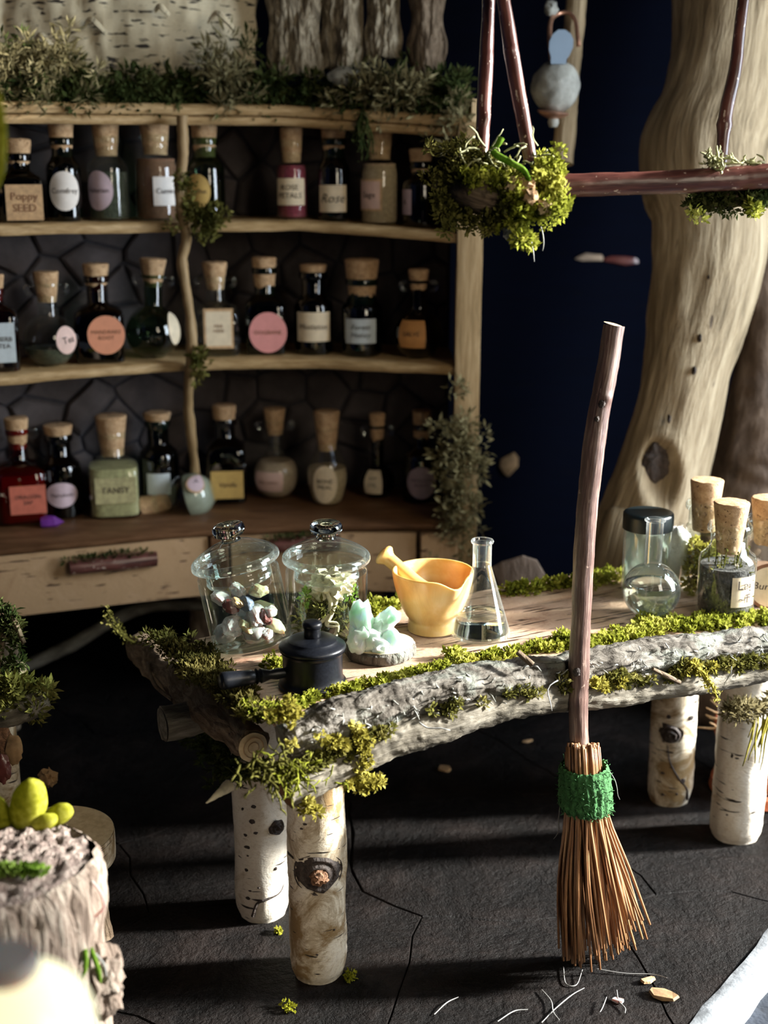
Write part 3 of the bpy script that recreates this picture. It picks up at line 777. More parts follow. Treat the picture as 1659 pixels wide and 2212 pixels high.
# birch panel, bark plates and pebble above the cabinet
def plate(name, px0, px1, py0, py1, y, mat, parent, bulge=.08, fiss=0.0, th=.07, seed=0, label=None, cat=None, edge=.03, nx=36, nzv=30, cyl=0):
    a, b = PY(px0, py1, y), PY(px1, py0, y); V, Fc, TC = [], [], []
    w, h = b.x-a.x, b.z-a.z
    for side in (0, 1):
        for i in range(nzv+1):
            for j in range(nx+1):
                u, v = j/nx, i/nzv; eu = edge*nz((seed, v*4, 1), 1.6)*(1 if u < .5 else -1)*abs(2*u-1); ev = edge*nz((u*4, seed, 3), 1.6)*abs(2*v-1)
                x, z = a.x+u*w+eu, a.z+v*h+ev; prof = (1-(2*u-1)**2)*bulge
                dy = -prof - fiss*(noise.fractal(Vector((x*14+seed, z*3.5, seed)), .8, 2.2, 4)) - .5*fiss*noise.fractal(Vector((x*20, z*22, seed)), .8, 2, 3)
                V.append((x, y + (dy if side == 0 else th*.5), z)); TC.append((x+seed, 0, z) if side == 0 else (x+seed, .1, z))
    m = (nx+1)*(nzv+1)
    for i in range(nzv):
        for j in range(nx):
            p = i*(nx+1)+j; Fc.append((p, p+1, p+nx+2, p+nx+1)); Fc.append((m+p, m+p+nx+1, m+p+nx+2, m+p+1))
    for i in range(nzv):
        p = i*(nx+1); Fc.append((p, p+nx+1, m+p+nx+1, m+p)); p += nx; Fc.append((p, m+p, m+p+nx+1, p+nx+1))
    for j in range(nx): Fc.append((j, m+j, m+j+1, j+1)); p = nzv*(nx+1)+j; Fc.append((p, p+1, m+p+1, m+p))
    o = mk(name, V, Fc, MT[mat], parent, tc=TC, sharp=60)
    return tag(o, label, cat)
bl = empty('birch_crown_panel', PY(250, 200, 6.5), label='cream birch bark panel with dark dashes above the mossy cabinet top', cat='bark panel')
def rel(o, e): o.parent = e; o.location = -Vector(e.location); return o
o = plate('bark_sheet', -190, 545, -330, 200, 6.52, 'birch_panel', None, bulge=.14, fiss=.018, seed=2, edge=.06, nx=70, nzv=40); rel(o, bl)
for (px, py, r) in ((205, 60, .05), (478, 50, .06), (350, 25, .03), (95, 90, .04)):
    c = PY(px, py, 6.36); V, Fc, TC = tube([c+Vector((-r, 0, .0)), c+Vector((-r*.3, -.03, r*.7)), c+Vector((r*.4, -.035, r*.2)), c+Vector((r, 0, -r*.5))], [.008, .014, .010], nl=10, ns=6)
    rel(mk('bark_curl', V, Fc, MT['birch_panel'], None, tc=TC), bl)
bs = empty('rough_bark_slab', PY(730, 190, 6.4), label='thick fissured grey brown bark slab above the cabinet, beside the birch panel', cat='bark')
for px0, px1, py1, y, sd in ((578, 692, 168, 6.42, 11), (694, 786, 150, 6.44, 12), (786, 872, 128, 6.43, 13)):
    rel(plate('bark_plate', px0, px1, -260, py1, y, 'rough_bark', None, bulge=.05, fiss=.035, th=.14, seed=sd, edge=.025), bs)
o = plate('dark_bark_piece', 880, 968, -240, 205, 6.4, 'brown_bark', None, bulge=.05, fiss=.03, th=.12, seed=21, label='dark narrow bark piece rising at the right end of the cabinet top', cat='bark', edge=.05)
V, Fc = blob((0, 0, 0), (.085, .05, .045), 2, .15, 2, 3); c = PY(748, 165, 6.3); o = mk('pebble', [v + c for v in V], Fc, MT['pale_stone']); tag(o, 'pale pebble nested in the moss on the cabinet top', 'pebble')

# ================================================================== BOTTLES
def squ(zs, zb, k=.85):
    def f(a, z):
        if z > zs: return 0.0
        m = max(abs(math.cos(a)), abs(math.sin(a))); s = 1/m - 1; s = min(s, .30)
        fade = 1.0 if z < zb else max(0.0, 1-(z-zb)/max(1e-6, zs-zb)); return s*k*fade
    return f
def bottle(loc, w, H, kind, gl, label, fill=None, fh=.5, cork=(.13, .6), nr=.55, ears=False, tilt=0.0, group=None, name='corked_bottle', nw=1.0, cf=.86, sh=.62, n=36, rot=None):
    """w, H in units (H to the top of the cork); returns the Empty and the label surface helper"""
    R = w/2; e = empty(name, loc, (0, tilt, face_cam(loc) if rot is None else rot), label, 'bottle', group)
    Hg = H*cf; q = nr*R
    if kind == 'round':
        zc = R*.94; prof = [(0, .004), (R*.45, .0)]
        for k in range(1, 13):
            a = -1.15 + k*(1.15+1.17)/12; prof.append((R*math.cos(a), zc+R*math.sin(a)))
        prof += [(q*1.05, zc+R*.98), (q, zc+R*1.08), (q, Hg-.02), (q*1.35, Hg-.012), (q*1.35, Hg), (q, Hg)]
        rip = None; body = ('sph', R, zc)
    elif kind == 'drop':
        prof = rnd([(0, .0), (R*.5, .0), (R*.8, .08*H), (R, .28*H), (R*.92, .42*H), (q*1.2, .60*H), (q, .66*H), (q, Hg-.015), (q*1.25, Hg-.01), (q*1.25, Hg)], 3); rip = None; body = ('cyl', R, .3*H)
    else:
        z1 = sh*H
        prof = [(0, .006), (R*.86, .0), (R*.97, .008), (R, .022), (R, z1*.55), (R, z1*.86), (R*.93, z1*.95), (R*.78, z1*1.0), (q*nw*1.12, z1*1.06), (q*nw, z1*1.10), (q*nw, Hg-.035), (q*nw*1.2, Hg-.03), (q*nw*1.24, Hg-.012), (q*nw*1.15, Hg), (q*.98, Hg)]
        rip = squ(z1*1.06, z1*.9) if kind == 'square' else None; body = ('flat' if kind == 'square' else 'cyl', R, z1*.5)
    V, Fc = lathe(prof, n, rip); mk('glass_body', V, Fc, MT[gl], e)
    if fill:
        pf = [(r*.93, max(z, .012)) for r, z in prof if z < H*fh]; rr = pf[-1][0]
        if pf[-1][1] < H*fh-.01: pf.append((rr if kind != 'round' else math.sqrt(max(.0004, (R*.93)**2-(H*fh-R*.94)**2)), H*fh))
        pf.append((0, H*fh)); pf[0] = (0, .012); V, Fc = lathe(pf, 28, rip); mk('contents', V, Fc, MT[fill], e)
    if cork: cork_part(e, q*.93, q*1.0+cork[1]*R*.18, Hg-cork[0]*H, H)
    if ears:
        for s in (-1, 1):
            c = Vector((s*(q*1.35+.016), 0, Hg-.03)); mb = MB()
            V, Fc, TC = tube([c+Vector((-s*.014, 0, .018)), c+Vector((s*.012, 0, .016)), c+Vector((s*.018, 0, -.004)), c+Vector((s*.002, 0, -.022)), c+Vector((-s*.014, 0, -.018))], [.0075]*3, nl=12, ns=8)
            mk('glass_ear', V, Fc, MT['solid_glass'], e, tc=TC)
    return e, body
def shelf_bottle(px, base, top, wpx, zl, kind, gl, label, lab=None, back=.2, **k):
    x = 0
    for _ in range(6): x = PY(px, base, yf(x)+back).x
    y = yf(x)+back; z = interp(zl, x) if zl is not None else 1.003
    loc = Vector((x, y, z)); s = depth(loc)/F_PX; H = (base-top)*s*1.0
    e, body = bottle(loc, wpx*s, H, kind, gl, label, **k)
    if lab: put_label(e, body, s, px, base, lab)
    return e
def put_label(e, body, s, px, base, lab):
    """lab: (shape, cx, cy, w, h, mat, lines, options) in pixels"""
    shape, cx, cy, w, h, mat, lines = lab[:7]; opt = lab[7] if len(lab) > 7 else {}
    kind, R, zc = body; u = (cx-px)*s; zl = (base-cy)*s
    if kind == 'flat': sf = surf('flat', R, zl, u)
    elif kind == 'cyl': sf = surf('cyl', R, zl, math.asin(max(-.95, min(.95, u/R))))
    else:
        la = math.asin(max(-.9, min(.9, (zl-zc)/R))); sf = surf('sph', R, zc, math.asin(max(-.93, min(.93, u/(R*math.cos(la))))), la)
    lx = 1.0 if kind == 'flat' else min(1.5, 1/max(.6, math.sqrt(max(.05, 1-(u/R)**2))))
    label_part(e, sf, shape, w*s*lx, h*s, mat, lines, **opt)
G1, G2, G3 = 'corked bottles on the top shelf', 'corked bottles on the middle shelf', 'bottles on the drawer counter'
# top shelf
shelf_bottle(48, 472, 300, 92, Z_S1, 'square', 'black_glass', 'black square bottle with tan label, leftmost on the top shelf', ('rect', 55, 430, 76, 74, 'label_tan', ['Poppy', 'SEED'], {'ink': 'ink_brown'}), group=G1, nr=.5, cork=(.2, .8), cf=.83, sh=.58)
shelf_bottle(143, 474, 272, 74, Z_S1, 'vial', 'dark_green_glass', 'dark green vial with white oval label on the top shelf', ('oval', 143, 410, 68, 82, 'label_white', ['Comfrey'], {'size': .034}), group=G1, nr=.60, cork=(.2, .7), fill='herb_dark', fh=.5)
shelf_bottle(238, 476, 272, 86, Z_S1, 'vial', 'clear_glass', 'clear herb vial with tilted mauve oval label on the top shelf', ('oval', 216, 412, 56, 82, 'label_mauve', ['Valerian'], {'size': .032}), group=G1, nr=.56, cork=(.2, .6), fill='herb_dark', fh=.5)
shelf_bottle(342, 477, 270, 92, Z_S1, 'vial', 'clear_glass', 'vial full of brown powder, white label on its right, beside the divider stick', ('rect', 360, 415, 48, 60, 'label_white', ['Cumin'], {'size': .034}), group=G1, nr=.58, cork=(.2, .6), fill='powder_brown', fh=.62)
shelf_bottle(447, 471, 272, 82, Z_S1, 'vial', 'green_glass', 'greenish vial with ochre oval label just right of the divider stick', ('oval', 428, 410, 52, 72, 'label_ochre', ['Thyme'], {'size': .034}), group=G1, nr=.58, cork=(.2, .6))
shelf_bottle(632, 470, 280, 66, Z_S1, 'vial', 'clear_glass', 'slim vial of dark red petals with cream two line label', ('rect', 627, 412, 68, 56, 'label_cream', ['ROSE', 'PETALS'], {'size': .036}), group=G1, nr=.64, cork=(.24, .6), fill='petals_red', fh=.6)
shelf_bottle(722, 473, 273, 68, Z_S1, 'vial', 'teal_glass', 'teal vial with beige script label on the top shelf', ('rect', 718, 425, 66, 56, 'label_cream', ['Rose'], {'size': .06, 'shear': .35}), group=G1, nr=.66, cork=(.2, .7))
shelf_bottle(820, 484, 280, 80, Z_S1, 'vial', 'clear_glass', 'vial of beige powder with framed pink label on its left', ('rect', 797, 422, 48, 66, 'label_rose', ['Sage'], {'size': .04, 'frame': 'label_tan'}), group=G1, nr=.60, cork=(.2, .6), fill='powder_beige', fh=.62)
shelf_bottle(908, 492, 328, 76, Z_S1, 'vial', 'black_glass', 'short black bottle with a narrow mauve label beside the right post', ('rect', 876, 438, 24, 52, 'label_mauve', ['A'], {'size': .04}), group=G1, nr=.52, cork=(.2, .9), cf=.84)
# middle shelf
shelf_bottle(0, 804, 600, 90, Z_S2, 'square', 'plum_glass', 'plum red square bottle with pale teal label cut by the left edge', ('rect', 14, 740, 44, 84, 'label_blue', ['HERB', 'TEA'], {'size': .03}), group=G2, nr=.4, sh=.66)
shelf_bottle(112, 797, 597, 116, Z_S2, 'round', 'clear_glass', 'round clear flask of dry herbs with a pink oval label reading Tea', ('oval', 150, 738, 44, 62, 'label_rose', ['Tea'], {'size': .045, 'rot': .15}), group=G2, nr=.36, ears=True, cork=(.2, .6), cf=.88, fill='herb_dark', fh=.2)
shelf_bottle(218, 779, 572, 106, Z_S2, 'square', 'amber_glass', 'dark amber square bottle with round salmon label', ('oval', 232, 717, 78, 82, 'label_salmon', ['MANDRAKE', 'ROOT'], {'size': .026, 'ink': 'ink_brown'}), group=G2, nr=.42, sh=.56, cork=(.16, .6), cf=.88)
shelf_bottle(330, 780, 570, 116, Z_S2, 'round', 'green_glass', 'green tinted round flask with glass ears left of the divider stick', ('oval', 381, 712, 40, 74, 'label_cream', ()), group=G2, nr=.34, ears=True, cork=(.12, .8), cf=.84, tilt=.05)
shelf_bottle(470, 768, 572, 98, Z_S2, 'square', 'clear_glass', 'faceted clear square bottle with ornate framed label', ('rect', 474, 707, 62, 84, 'label_cream', ['FINE', 'HERB'], {'size': .022, 'frame': 'label_tan', 'ink': 'ink_brown'}), group=G2, nr=.40, ears=True, sh=.54, cork=(.14, .8), cf=.85)
shelf_bottle(575, 762, 558, 86, Z_S2, 'square', 'dark_green_glass', 'dark green square bottle with round pink label', ('oval', 580, 712, 80, 86, 'label_pink', ['DOGBANE'], {'size': .028, 'ink': 'ink_brown'}), group=G2, nr=.50, sh=.58, cork=(.3, .6), cf=.9)
shelf_bottle(679, 769, 580, 84, Z_S2, 'vial', 'black_glass', 'black vial with wide cream label reading Mistletoe', ('rect', 678, 708, 78, 62, 'label_cream', ['Mistletoe'], {'size': .038}), group=G2, nr=.60, cork=(.1, .5), cf=.92)
shelf_bottle(782, 772, 568, 86, Z_S2, 'vial', 'teal_glass', 'teal jar with bluish white two line label and big cork', ('rect', 779, 716, 70, 52, 'label_blue', ['Forest', 'Honey'], {'size': .036, 'shear': .2}), group=G2, nr=.66, cork=(.26, 1.1), cf=.8, sh=.56)
shelf_bottle(903, 778, 590, 108, Z_S2, 'round', 'black_glass', 'round black flask with orange label, rightmost on the middle shelf', ('rect', 888, 722, 60, 60, 'label_orange', ['SALVE'], {'size': .03}), group=G2, nr=.32, ears=True, cork=(.16, .6), cf=.88)
# counter
def counter_bottle(px, base, top, wpx, kind, gl, label, lab=None, **k):
    loc = PZ(px, base, 1.004); s = depth(loc)/F_PX
    e, body = bottle(loc, wpx*s, (base-top)*s*1.03, kind, gl, label, group=G3, **k)
    if lab: put_label(e, body, s, px, base, lab)
    return e
counter_bottle(50, 1122, 905, 108, 'square', 'red_glass', 'red square bottle with red label, leftmost on the counter', ('rect', 63, 1066, 74, 62, 'label_red', ['DRAGON', 'SAP'], {'size': .028}), nr=.36, sh=.56, ears=True, cork=(.2, .6), cf=.9, fill='liquid_red', fh=.5)
counter_bottle(137, 1112, 920, 86, 'vial', 'black_glass', 'black bottle with a wide mauve oval label on the counter', ('oval', 137, 1058, 70, 54, 'label_mauve', ['Nightshade'], {'size': .024}), nr=.58, cork=(.1, .8), cf=.9)
counter_bottle(250, 1108, 900, 108, 'square', 'clear_glass', 'clear square bottle of yellowish herbs with a large cork', ('rect', 252, 1045, 84, 56, 'powder_yellow', ['TANSY'], {'size': .045}), nr=.46, sh=.54, cork=(.24, .9), cf=.84, fill='powder_yellow', fh=.5)
counter_bottle(348, 1090, 893, 84, 'vial', 'teal_glass', 'dark teal bottle with grey label behind the fallen flask', ('rect', 345, 1035, 50, 46, 'label_blue', ()), nr=.55, cork=(.1, .8), cf=.92)
counter_bottle(490, 1080, 878, 86, 'square', 'blue_glass', 'dark blue square bottle with a golden script label', ('rect', 492, 1036, 68, 60, 'label_ochre', ['Vanilla'], {'size': .036, 'shear': .3}), nr=.50, sh=.62, cork=(.1, .6), cf=.86)
counter_bottle(597, 1073, 885, 102, 'round', 'clear_glass', 'round flask of pale sand with a rosy label and glass ears', ('rect', 580, 1030, 62, 44, 'label_rose', ['SEA SAND'], {'size': .024, 'ink': 'ink_brown'}), nr=.34, ears=True, cork=(.16, .7), cf=.87, fill='powder_sand', fh=.42)
counter_bottle(708, 1088, 890, 88, 'drop', 'clear_glass', 'teardrop bottle with oval cream label and tall cork', ('oval', 702, 1035, 54, 82, 'label_cream', ['BONE', 'MEAL'], {'size': .03}), nr=.46, cork=(.24, 1.0), cf=.82, fill='powder_beige', fh=.4)
counter_bottle(815, 1075, 895, 76, 'round', 'dark_green_glass', 'small dark round flask with a small cream label', ('rect', 805, 1032, 40, 54, 'label_cream', ['IVY', 'OIL'], {'size': .03}), nr=.36, ears=True, cork=(.24, .6), cf=.86)
counter_bottle(910, 1083, 890, 80, 'vial', 'black_glass', 'black bottle with round mauve label, rightmost on the counter', ('oval', 910, 1033, 66, 70, 'label_mauve', ['HEMLOCK', 'ROOT'], {'size': .024}), nr=.42, cork=(.24, .6), cf=.86, sh=.56)
# flask lying on its side
c = PZ(412, 1100, 1.004); s = depth(c)/F_PX; R = 52*s
lf, _ = bottle(c + Vector((.0, -.02, R)), 2*R, 158*s, 'round', 'clear_glass', 'round flask lying on its side on the counter, cork to the left', group=G3, nr=.36, cork=(.16, .7), cf=.80, fill='liquid_green', fh=.34, rot=0.0)
lf.rotation_euler = (0, math.radians(-104), 0); lf.location = Vector((c.x + R*.98, c.y-.02, 1.004 + R*1.0 - .02))
sf0 = surf('sph', R, R*.94, 0.0, 0.0)
label_part(lf, lambda u, v, o: Vector((lambda d: (d.x, d.y, d.z + R*.94))(Matrix.Rotation(math.radians(38), 3, 'Y') @ Matrix.Rotation(0, 3, 'X') @ Vector(((R+o)*math.cos(u/R+math.pi/2-.95)*1.0, -(R+o)*math.sin(u/R+math.pi/2-.95)*math.cos(v/R), (R+o)*math.sin(v/R)*math.sin(u/R+math.pi/2-.95))))), 'oval', 54*s, 62*s, 'label_mauve', ['Y'], size=.05, frame='label_tan')
V, Fc = crystal(.03, .11, 6, .4, 4); c = PZ(112, 1140, 1.0); o = mk('purple_chip', xf(V, c + Vector((-.05, 0, .026)), (0, math.radians(86), .2)), Fc, MT['glossy_purple'], smooth=False); tag(o, 'purple faceted chip lying in front of the counter bottles', 'crystal')  # small purple faceted chip on the counter

# ================================================================== WORK TABLE
ZT = 1.06; YAW = math.radians(26.8); TO = Vector((-.27, 3.68, 0))
UU = Vector((math.cos(YAW), math.sin(YAW), 0)); NN = Vector((-math.sin(YAW), math.cos(YAW), 0))
tab = empty('work_table', TO, (0, 0, YAW), 'rustic mossy table of branches and birch bark planks on four birch legs', 'table')
def loc(p): d = Vector(p) - TO; return Vector((d.dot(UU), d.dot(NN), d.z))
def TN(px, py, n): return loc(PPL(px, py, TO + NN*n, NN))      # pixel -> table coordinates on the plane at depth n
def TU(px, py, u): return loc(PPL(px, py, TO + UU*u, UU))      # ... on the plane at length u
def TZ(px, py, z=ZT): return loc(PZ(px, py, z))
def plank(name, u0, u1, n0, n1, seed, nu=60, nv=12):
    V, Fc, TC = [], [], []
    for side in (0, 1):
        for i in range(nu+1):
            for j in range(nv+1):
                u = u0+(u1-u0)*i/nu; e0 = n0+.012*nz((u*4, seed, 0)); e1 = n1+.012*nz((u*4, seed, 5)); n = e0+(e1-e0)*j/nv
                z = ZT+.006*nz((u*3, n*6, seed)) if side == 0 else ZT-.055
                if side == 0 and j in (0, nv): z -= .006
                V.append((u, n, z)); TC.append((u+seed, n, z))
    m = (nu+1)*(nv+1)
    for i in range(nu):
        for j in range(nv):
            p = i*(nv+1)+j; Fc.append((p, p+nv+1, p+nv+2, p+1)); Fc.append((m+p, m+p+1, m+p+nv+2, m+p+nv+1))
    for i in range(nu):
        for p, f in ((i*(nv+1), 0), (i*(nv+1)+nv, 1)):
            q = (p, m+p, m+p+nv+1, p+nv+1); Fc.append(q if f else q[::-1])
    for j in range(nv):
        p = j; Fc.append((p, p+1, m+p+1, m+p)); p = nu*(nv+1)+j; Fc.append((p, m+p, m+p+1, p+1))
    return mk(name, V, Fc, MT['table_bark'], tab, tc=TC, sharp=50)
plank('plank', -.03, 2.45, .02, .60, 1.0); plank('plank', -.03, 2.45, .622, .84, 4.0)
# front logs
def log_part(name, px, n, rad, mat, nl, amp, freq, extra=None, knots=(), ns=44, stretch=.4):
    pts = [TN(a, b, n) for a, b in px]
    if extra: pts += extra(pts)
    o = mtube(name, MT[mat], tab, pts, rad, nl=nl, ns=ns, disp=barkdisp(amp, freq, stretch, knots)); return o, pts
ext = lambda pts: [pts[-1] + (pts[-1]-pts[-2])*.9]
up_log, up_pts = log_part('upper_front_log', [(612, 1606), (700, 1568), (800, 1535), (900, 1503), (1000, 1483), (1120, 1462), (1235, 1448), (1400, 1417), (1520, 1403), (1659, 1388)], -.03, [.058, .072, .070, .062, .066, .060, .058, .062, .060, .062, .062], 'grey_bark', 420, .013, 17, ext, knots=((.16, 2.6, (.012, .3), .014), (.33, 3.4, (.014, .3), -.02), (.48, 2.2, (.01, .3), .012), (.7, 2.8, (.012, .3), .012)))
lo_log, lo_pts = log_part('lower_front_log', [(612, 1700), (720, 1648), (830, 1600), (950, 1560), (1080, 1520), (1235, 1497), (1400, 1478), (1530, 1458), (1659, 1432)], -.045, [.072, .070, .068, .066, .062, .060, .062, .062, .064, .064], 'weathered_wood', 300, .012, 11, ext)
lo_log['label'] = 'smooth pale weathered log'
c0 = lo_pts[0]; d0 = (lo_pts[0]-lo_pts[1]).normalized()
V, Fc, TC = disc(c0 + d0*.004, d0, .066, jag=.12, dome=.012); mk('cut_end', V, Fc, MT['counter_wood'], lo_log, tc=TC)
# left rail with its pale sawn end
rl = [TU(545, 1613, -.075), TU(500, 1570, -.075), TU(420, 1500, -.075), TU(350, 1440, -.075), TU(300, 1400, -.075)]
rail = mtube('side_rail', MT['brown_bark'], tab, [rl[0]] + rl[1:], [.052, .060, .066, .066, .056], nl=90, ns=24, disp=barkdisp(.018, 11))
d0 = (rl[0]-rl[1]).normalized(); V, Fc, TC = disc(rl[0] + d0*.006, d0, .049, jag=.06, dome=.006, n=32); ce = mk('cut_end', V, Fc, MT['cut_wood'], rail, tc=TC); ce['label'] = 'pale sawn branch end'
for rr in (.018, .034):
    ring = [rl[0] + d0*.011 + (Vector((math.cos(a)*rr, 0, math.sin(a)*rr))) for a in [2*math.pi*i/20 for i in range(21)]]
    V, Fc, TC = tube(ring, [.0016, .0016], nl=40, ns=5); mk('growth_ring', V, Fc, MT['cork'], ce, tc=TC)
# back beams
bb = [TN(352, 1566, .66), TN(420, 1566, .66)]; b0 = bb[0]; beam_dir = Vector((1, .02, .02))
bk = mtube('back_beam', MT['weathered_wood'], tab, [b0, b0+beam_dir*.6, b0+beam_dir*1.4, b0+beam_dir*2.6], [.062, .058, .06, .06], nl=90, ns=18, disp=barkdisp(.012, 9))
V, Fc, TC = disc(b0 + Vector((-.003, 0, 0)), (-1, 0, 0), .058, jag=.15, dome=.008); mk('cut_end', V, Fc, MT['weathered_wood'], bk, tc=TC)
mtube('cross_beam', MT['brown_bark'], tab, [(.10, -.02, .93), (.10, .4, .94), (.10, .8, .93)], [.055, .05, .055], nl=40, ns=14, disp=barkdisp(.012, 10))
mtube('cross_beam', MT['brown_bark'], tab, [(2.06, -.02, .93), (2.06, .4, .94), (2.06, .8, .93)], [.055, .05, .055], nl=40, ns=14, disp=barkdisp(.012, 10))
# legs
def knot_part(leg, c, nrm, r, seed, core=True):
    nrm = Vector(nrm).normalized(); A = Vector((0, 0, 1)); A = (A - nrm*A.dot(nrm)).normalized(); B = nrm.cross(A); V, Fc, TC = [], [], []; nr, na = 14, 32
    for q in range(nr+1):
        f = q/nr
        for j in range(na):
            a = 2*math.pi*j/na; k = f*r*(1+.12*nz((math.cos(a)*1.5, math.sin(a)*1.5, seed)))
            x, y = math.cos(a)*k*.92, math.sin(a)*k
            h = .020*(1-f**2) + .006*math.sin(f*19+nz((x*30, y*30, seed))*2.5) + .006*nz((x*55, y*55, seed))
            bend = -(y*y)/(2*.10)
            V.append(Vector(c) + A*x + B*y + nrm*(h+bend)); TC.append((x*1.2, y*1.2, seed))
    for q in range(nr):
        for j in range(na): k = (j+1) % na; Fc.append((q*na+j, (q+1)*na+j, (q+1)*na+k, q*na+k))
    kn = mk('knot', V, Fc, MT['dark_knot'], leg, tc=TC, sharp=0)
    if core:
        V, Fc = blob(Vector(c)+nrm*.012, (r*.36, r*.36, r*.36), 2, .35, 3, seed); mk('knot_core', V, Fc, MT['knot_core'], kn)
    return kn
def leg(px_top, px_bot, r0, r1, mat, seed, ztop):
    b = TZ(px_bot[0], px_bot[1], 0.0); t = TZ(px_top[0], px_top[1], 0.0)*0 + Vector((b.x+px_top[0]*0, b.y, ztop))
    pts = [b, b.lerp(t, .03), b.lerp(t, .35) + Vector((.006, 0, 0)), b.lerp(t, .7), t]
    o = mtube('leg', MT[mat], tab, [b, b.lerp(t, .08), b.lerp(t, .4), b.lerp(t, .7), t], [r1*.84, r1, (r0+r1)/2, r0, r0], nl=60, ns=36, disp=barkdisp(.006, 7, .6), seed=seed)
    return o, b
def leg_at(px, py, r, mat, seed): return leg((0, 0), (px, py), r, r, mat, seed, .95)
fl, bfl = leg_at(688, 2098, .098, 'birch_bark_aged', 2.3)
blg, bbl = leg_at(568, 1968, .100, 'birch_bark', 5.1)
fr, bfr = leg_at(1588, 1803, .106, 'birch_bark', 8.7)
br, bbr = leg_at(1445, 1725, .098, 'birch_bark_aged', 11.9)
camd = loc(CAM)
def leg_knot(leg_o, base, px, py, rpx, rad, seed, core=True):
    u = TN(px, py, base.y - rad*.8); nrm = Vector((u.x-base.x, u.y-base.y, 0)).normalized(); c = Vector((base.x, base.y, u.z)) + nrm*(rad*.97)
    return knot_part(leg_o, c, nrm, rpx*depth(TO + UU*c.x + NN*c.y + Vector((0, 0, c.z)))/F_PX, seed, core)
leg_knot(fl, bfl, 688, 1885, 54, .098, 1.0)
leg_knot(blg, bbl, 592, 1783, 22, .100, 2.0, False)
leg_knot(br, bbr, 1447, 1590, 26, .098, 3.0, False)
# cracks in the bark of three legs
def crack(leg_o, base, pix, rad, w=.0045):
    pts = []
    for px, py in pix:
        u = TN(px, py, base.y - rad*.85); nrm = Vector((u.x-base.x, u.y-base.y, 0)).normalized(); pts.append(Vector((base.x, base.y, u.z)) + nrm*(rad*1.0))
    V, Fc, TC = tube(pts, [w*.4, w, w*.9, w*1.4], nl=30, ns=6); mk('bark_crack', V, Fc, MT['dark_knot'], leg_o, tc=TC)
crack(blg, bbl, [(622, 1888), (602, 1922), (576, 1938), (556, 1952), (543, 1984)], .100, .006)
crack(br, bbr, [(1437, 1618), (1447, 1650), (1465, 1680), (1478, 1700), (1480, 1725)], .098, .004)
def spots(leg_o, base, rad, lst):
    for px, py, a, b in lst:
        u = TN(px, py, base.y - rad*.8); nrm = Vector((u.x-base.x, u.y-base.y, 0)).normalized(); c = Vector((base.x, base.y, u.z)) + nrm*rad*.99; sx_ = depth(TO + UU*c.x + NN*c.y + Vector((0, 0, c.z)))/F_PX
        V, Fc = blob((0, 0, 0), (a*sx_, .005, b*sx_), 1, .35, 2, px); ang = math.atan2(nrm.x, -nrm.y); mk('bark_spot', xf(V, c, (0, 0, ang)), Fc, MT['dark_knot'], leg_o)
spots(blg, bbl, .100, [(548, 1742, 6, 4), (544, 1776, 7, 6), (553, 1798, 5, 3), (519, 1813, 6, 4), (523, 1838, 8, 4), (528, 1855, 4, 3), (590, 1872, 4, 4), (519, 1890, 5, 4), (525, 1950, 6, 4), (560, 1915, 4, 2), (498, 1712, 5, 3), (499, 1763, 3, 3), (535, 1930, 4, 2)])
spots(fl, bfl, .098, [(655, 1785, 5, 3), (715, 2003, 3, 3), (685, 2058, 4, 3), (640, 1800, 4, 2), (725, 1830, 4, 2)])
spots(br, bbr, .098, [(1487, 1548, 6, 6), (1421, 1681, 6, 4), (1427, 1578, 8, 6), (1470, 1683, 6, 6), (1425, 1725, 4, 4), (1460, 1712, 3, 3), (1440, 1555, 5, 5)])
spots(fr, bfr, .106, [(1565, 1648, 4, 6), (1589, 1645, 5, 2), (1574, 1716, 5, 2), (1552, 1778, 6, 3), (1635, 1752, 3, 3), (1584, 1535, 4, 3), (1622, 1750, 6, 2)])
# broken twig stubs
mtube('twig_stub', MT['dried_root'], tab, [TN(497, 1697, .05), TN(472, 1714, .03), TN(446, 1734, .0)], [.020, .012, .002], nl=14, ns=8, disp=barkdisp(.004, 30))
mtube('twig_stub', MT['brown_bark'], tab, [TN(1118, 1408, -.08), TN(1150, 1436, -.11)], [.010, .011], nl=8, ns=8)
mtube('twig_stub', MT['brown_bark'], tab, [TN(1410, 1445, -.12), TN(1440, 1460, -.12), TN(1468, 1474, -.12)], [.006, .009, .008], nl=8, ns=8)
mtube('twig_stub', MT['brown_bark'], tab, [TU(318, 1432, -.14), TU(335, 1480, -.16), TU(372, 1512, -.15)], [.006, .008, .007], nl=12, ns=7)
# moss on the table
rg = random.Random(21); cl = []
for (a, b) in zip([(520, 1530), (600, 1540), (700, 1496), (800, 1482), (900, 1457), (1000, 1432), (1100, 1412), (1200, 1392)], [(600, 1540), (700, 1496), (800, 1482), (900, 1457), (1000, 1432), (1100, 1412), (1200, 1392), (1310, 1385)]):
    for i in range(26):
        t = rg.random(); px, py = a[0]+(b[0]-a[0])*t + rg.gauss(0, 4), a[1]+(b[1]-a[1])*t + rg.gauss(0, 4); cl.append((TZ(px, py, ZT+.010), rg.uniform(.008, .019)))
for (a, b) in zip([(1270, 1392), (1340, 1375), (1430, 1352), (1520, 1345), (1600, 1338)], [(1340, 1375), (1430, 1352), (1520, 1345), (1600, 1338), (1700, 1325)]):
    for i in range(40):
        t = rg.random(); px, py = a[0]+(b[0]-a[0])*t + rg.gauss(0, 5), a[1]+(b[1]-a[1])*t + rg.gauss(0, 6); cl.append((TZ(px, py, ZT+.012), rg.uniform(.010, .021)))
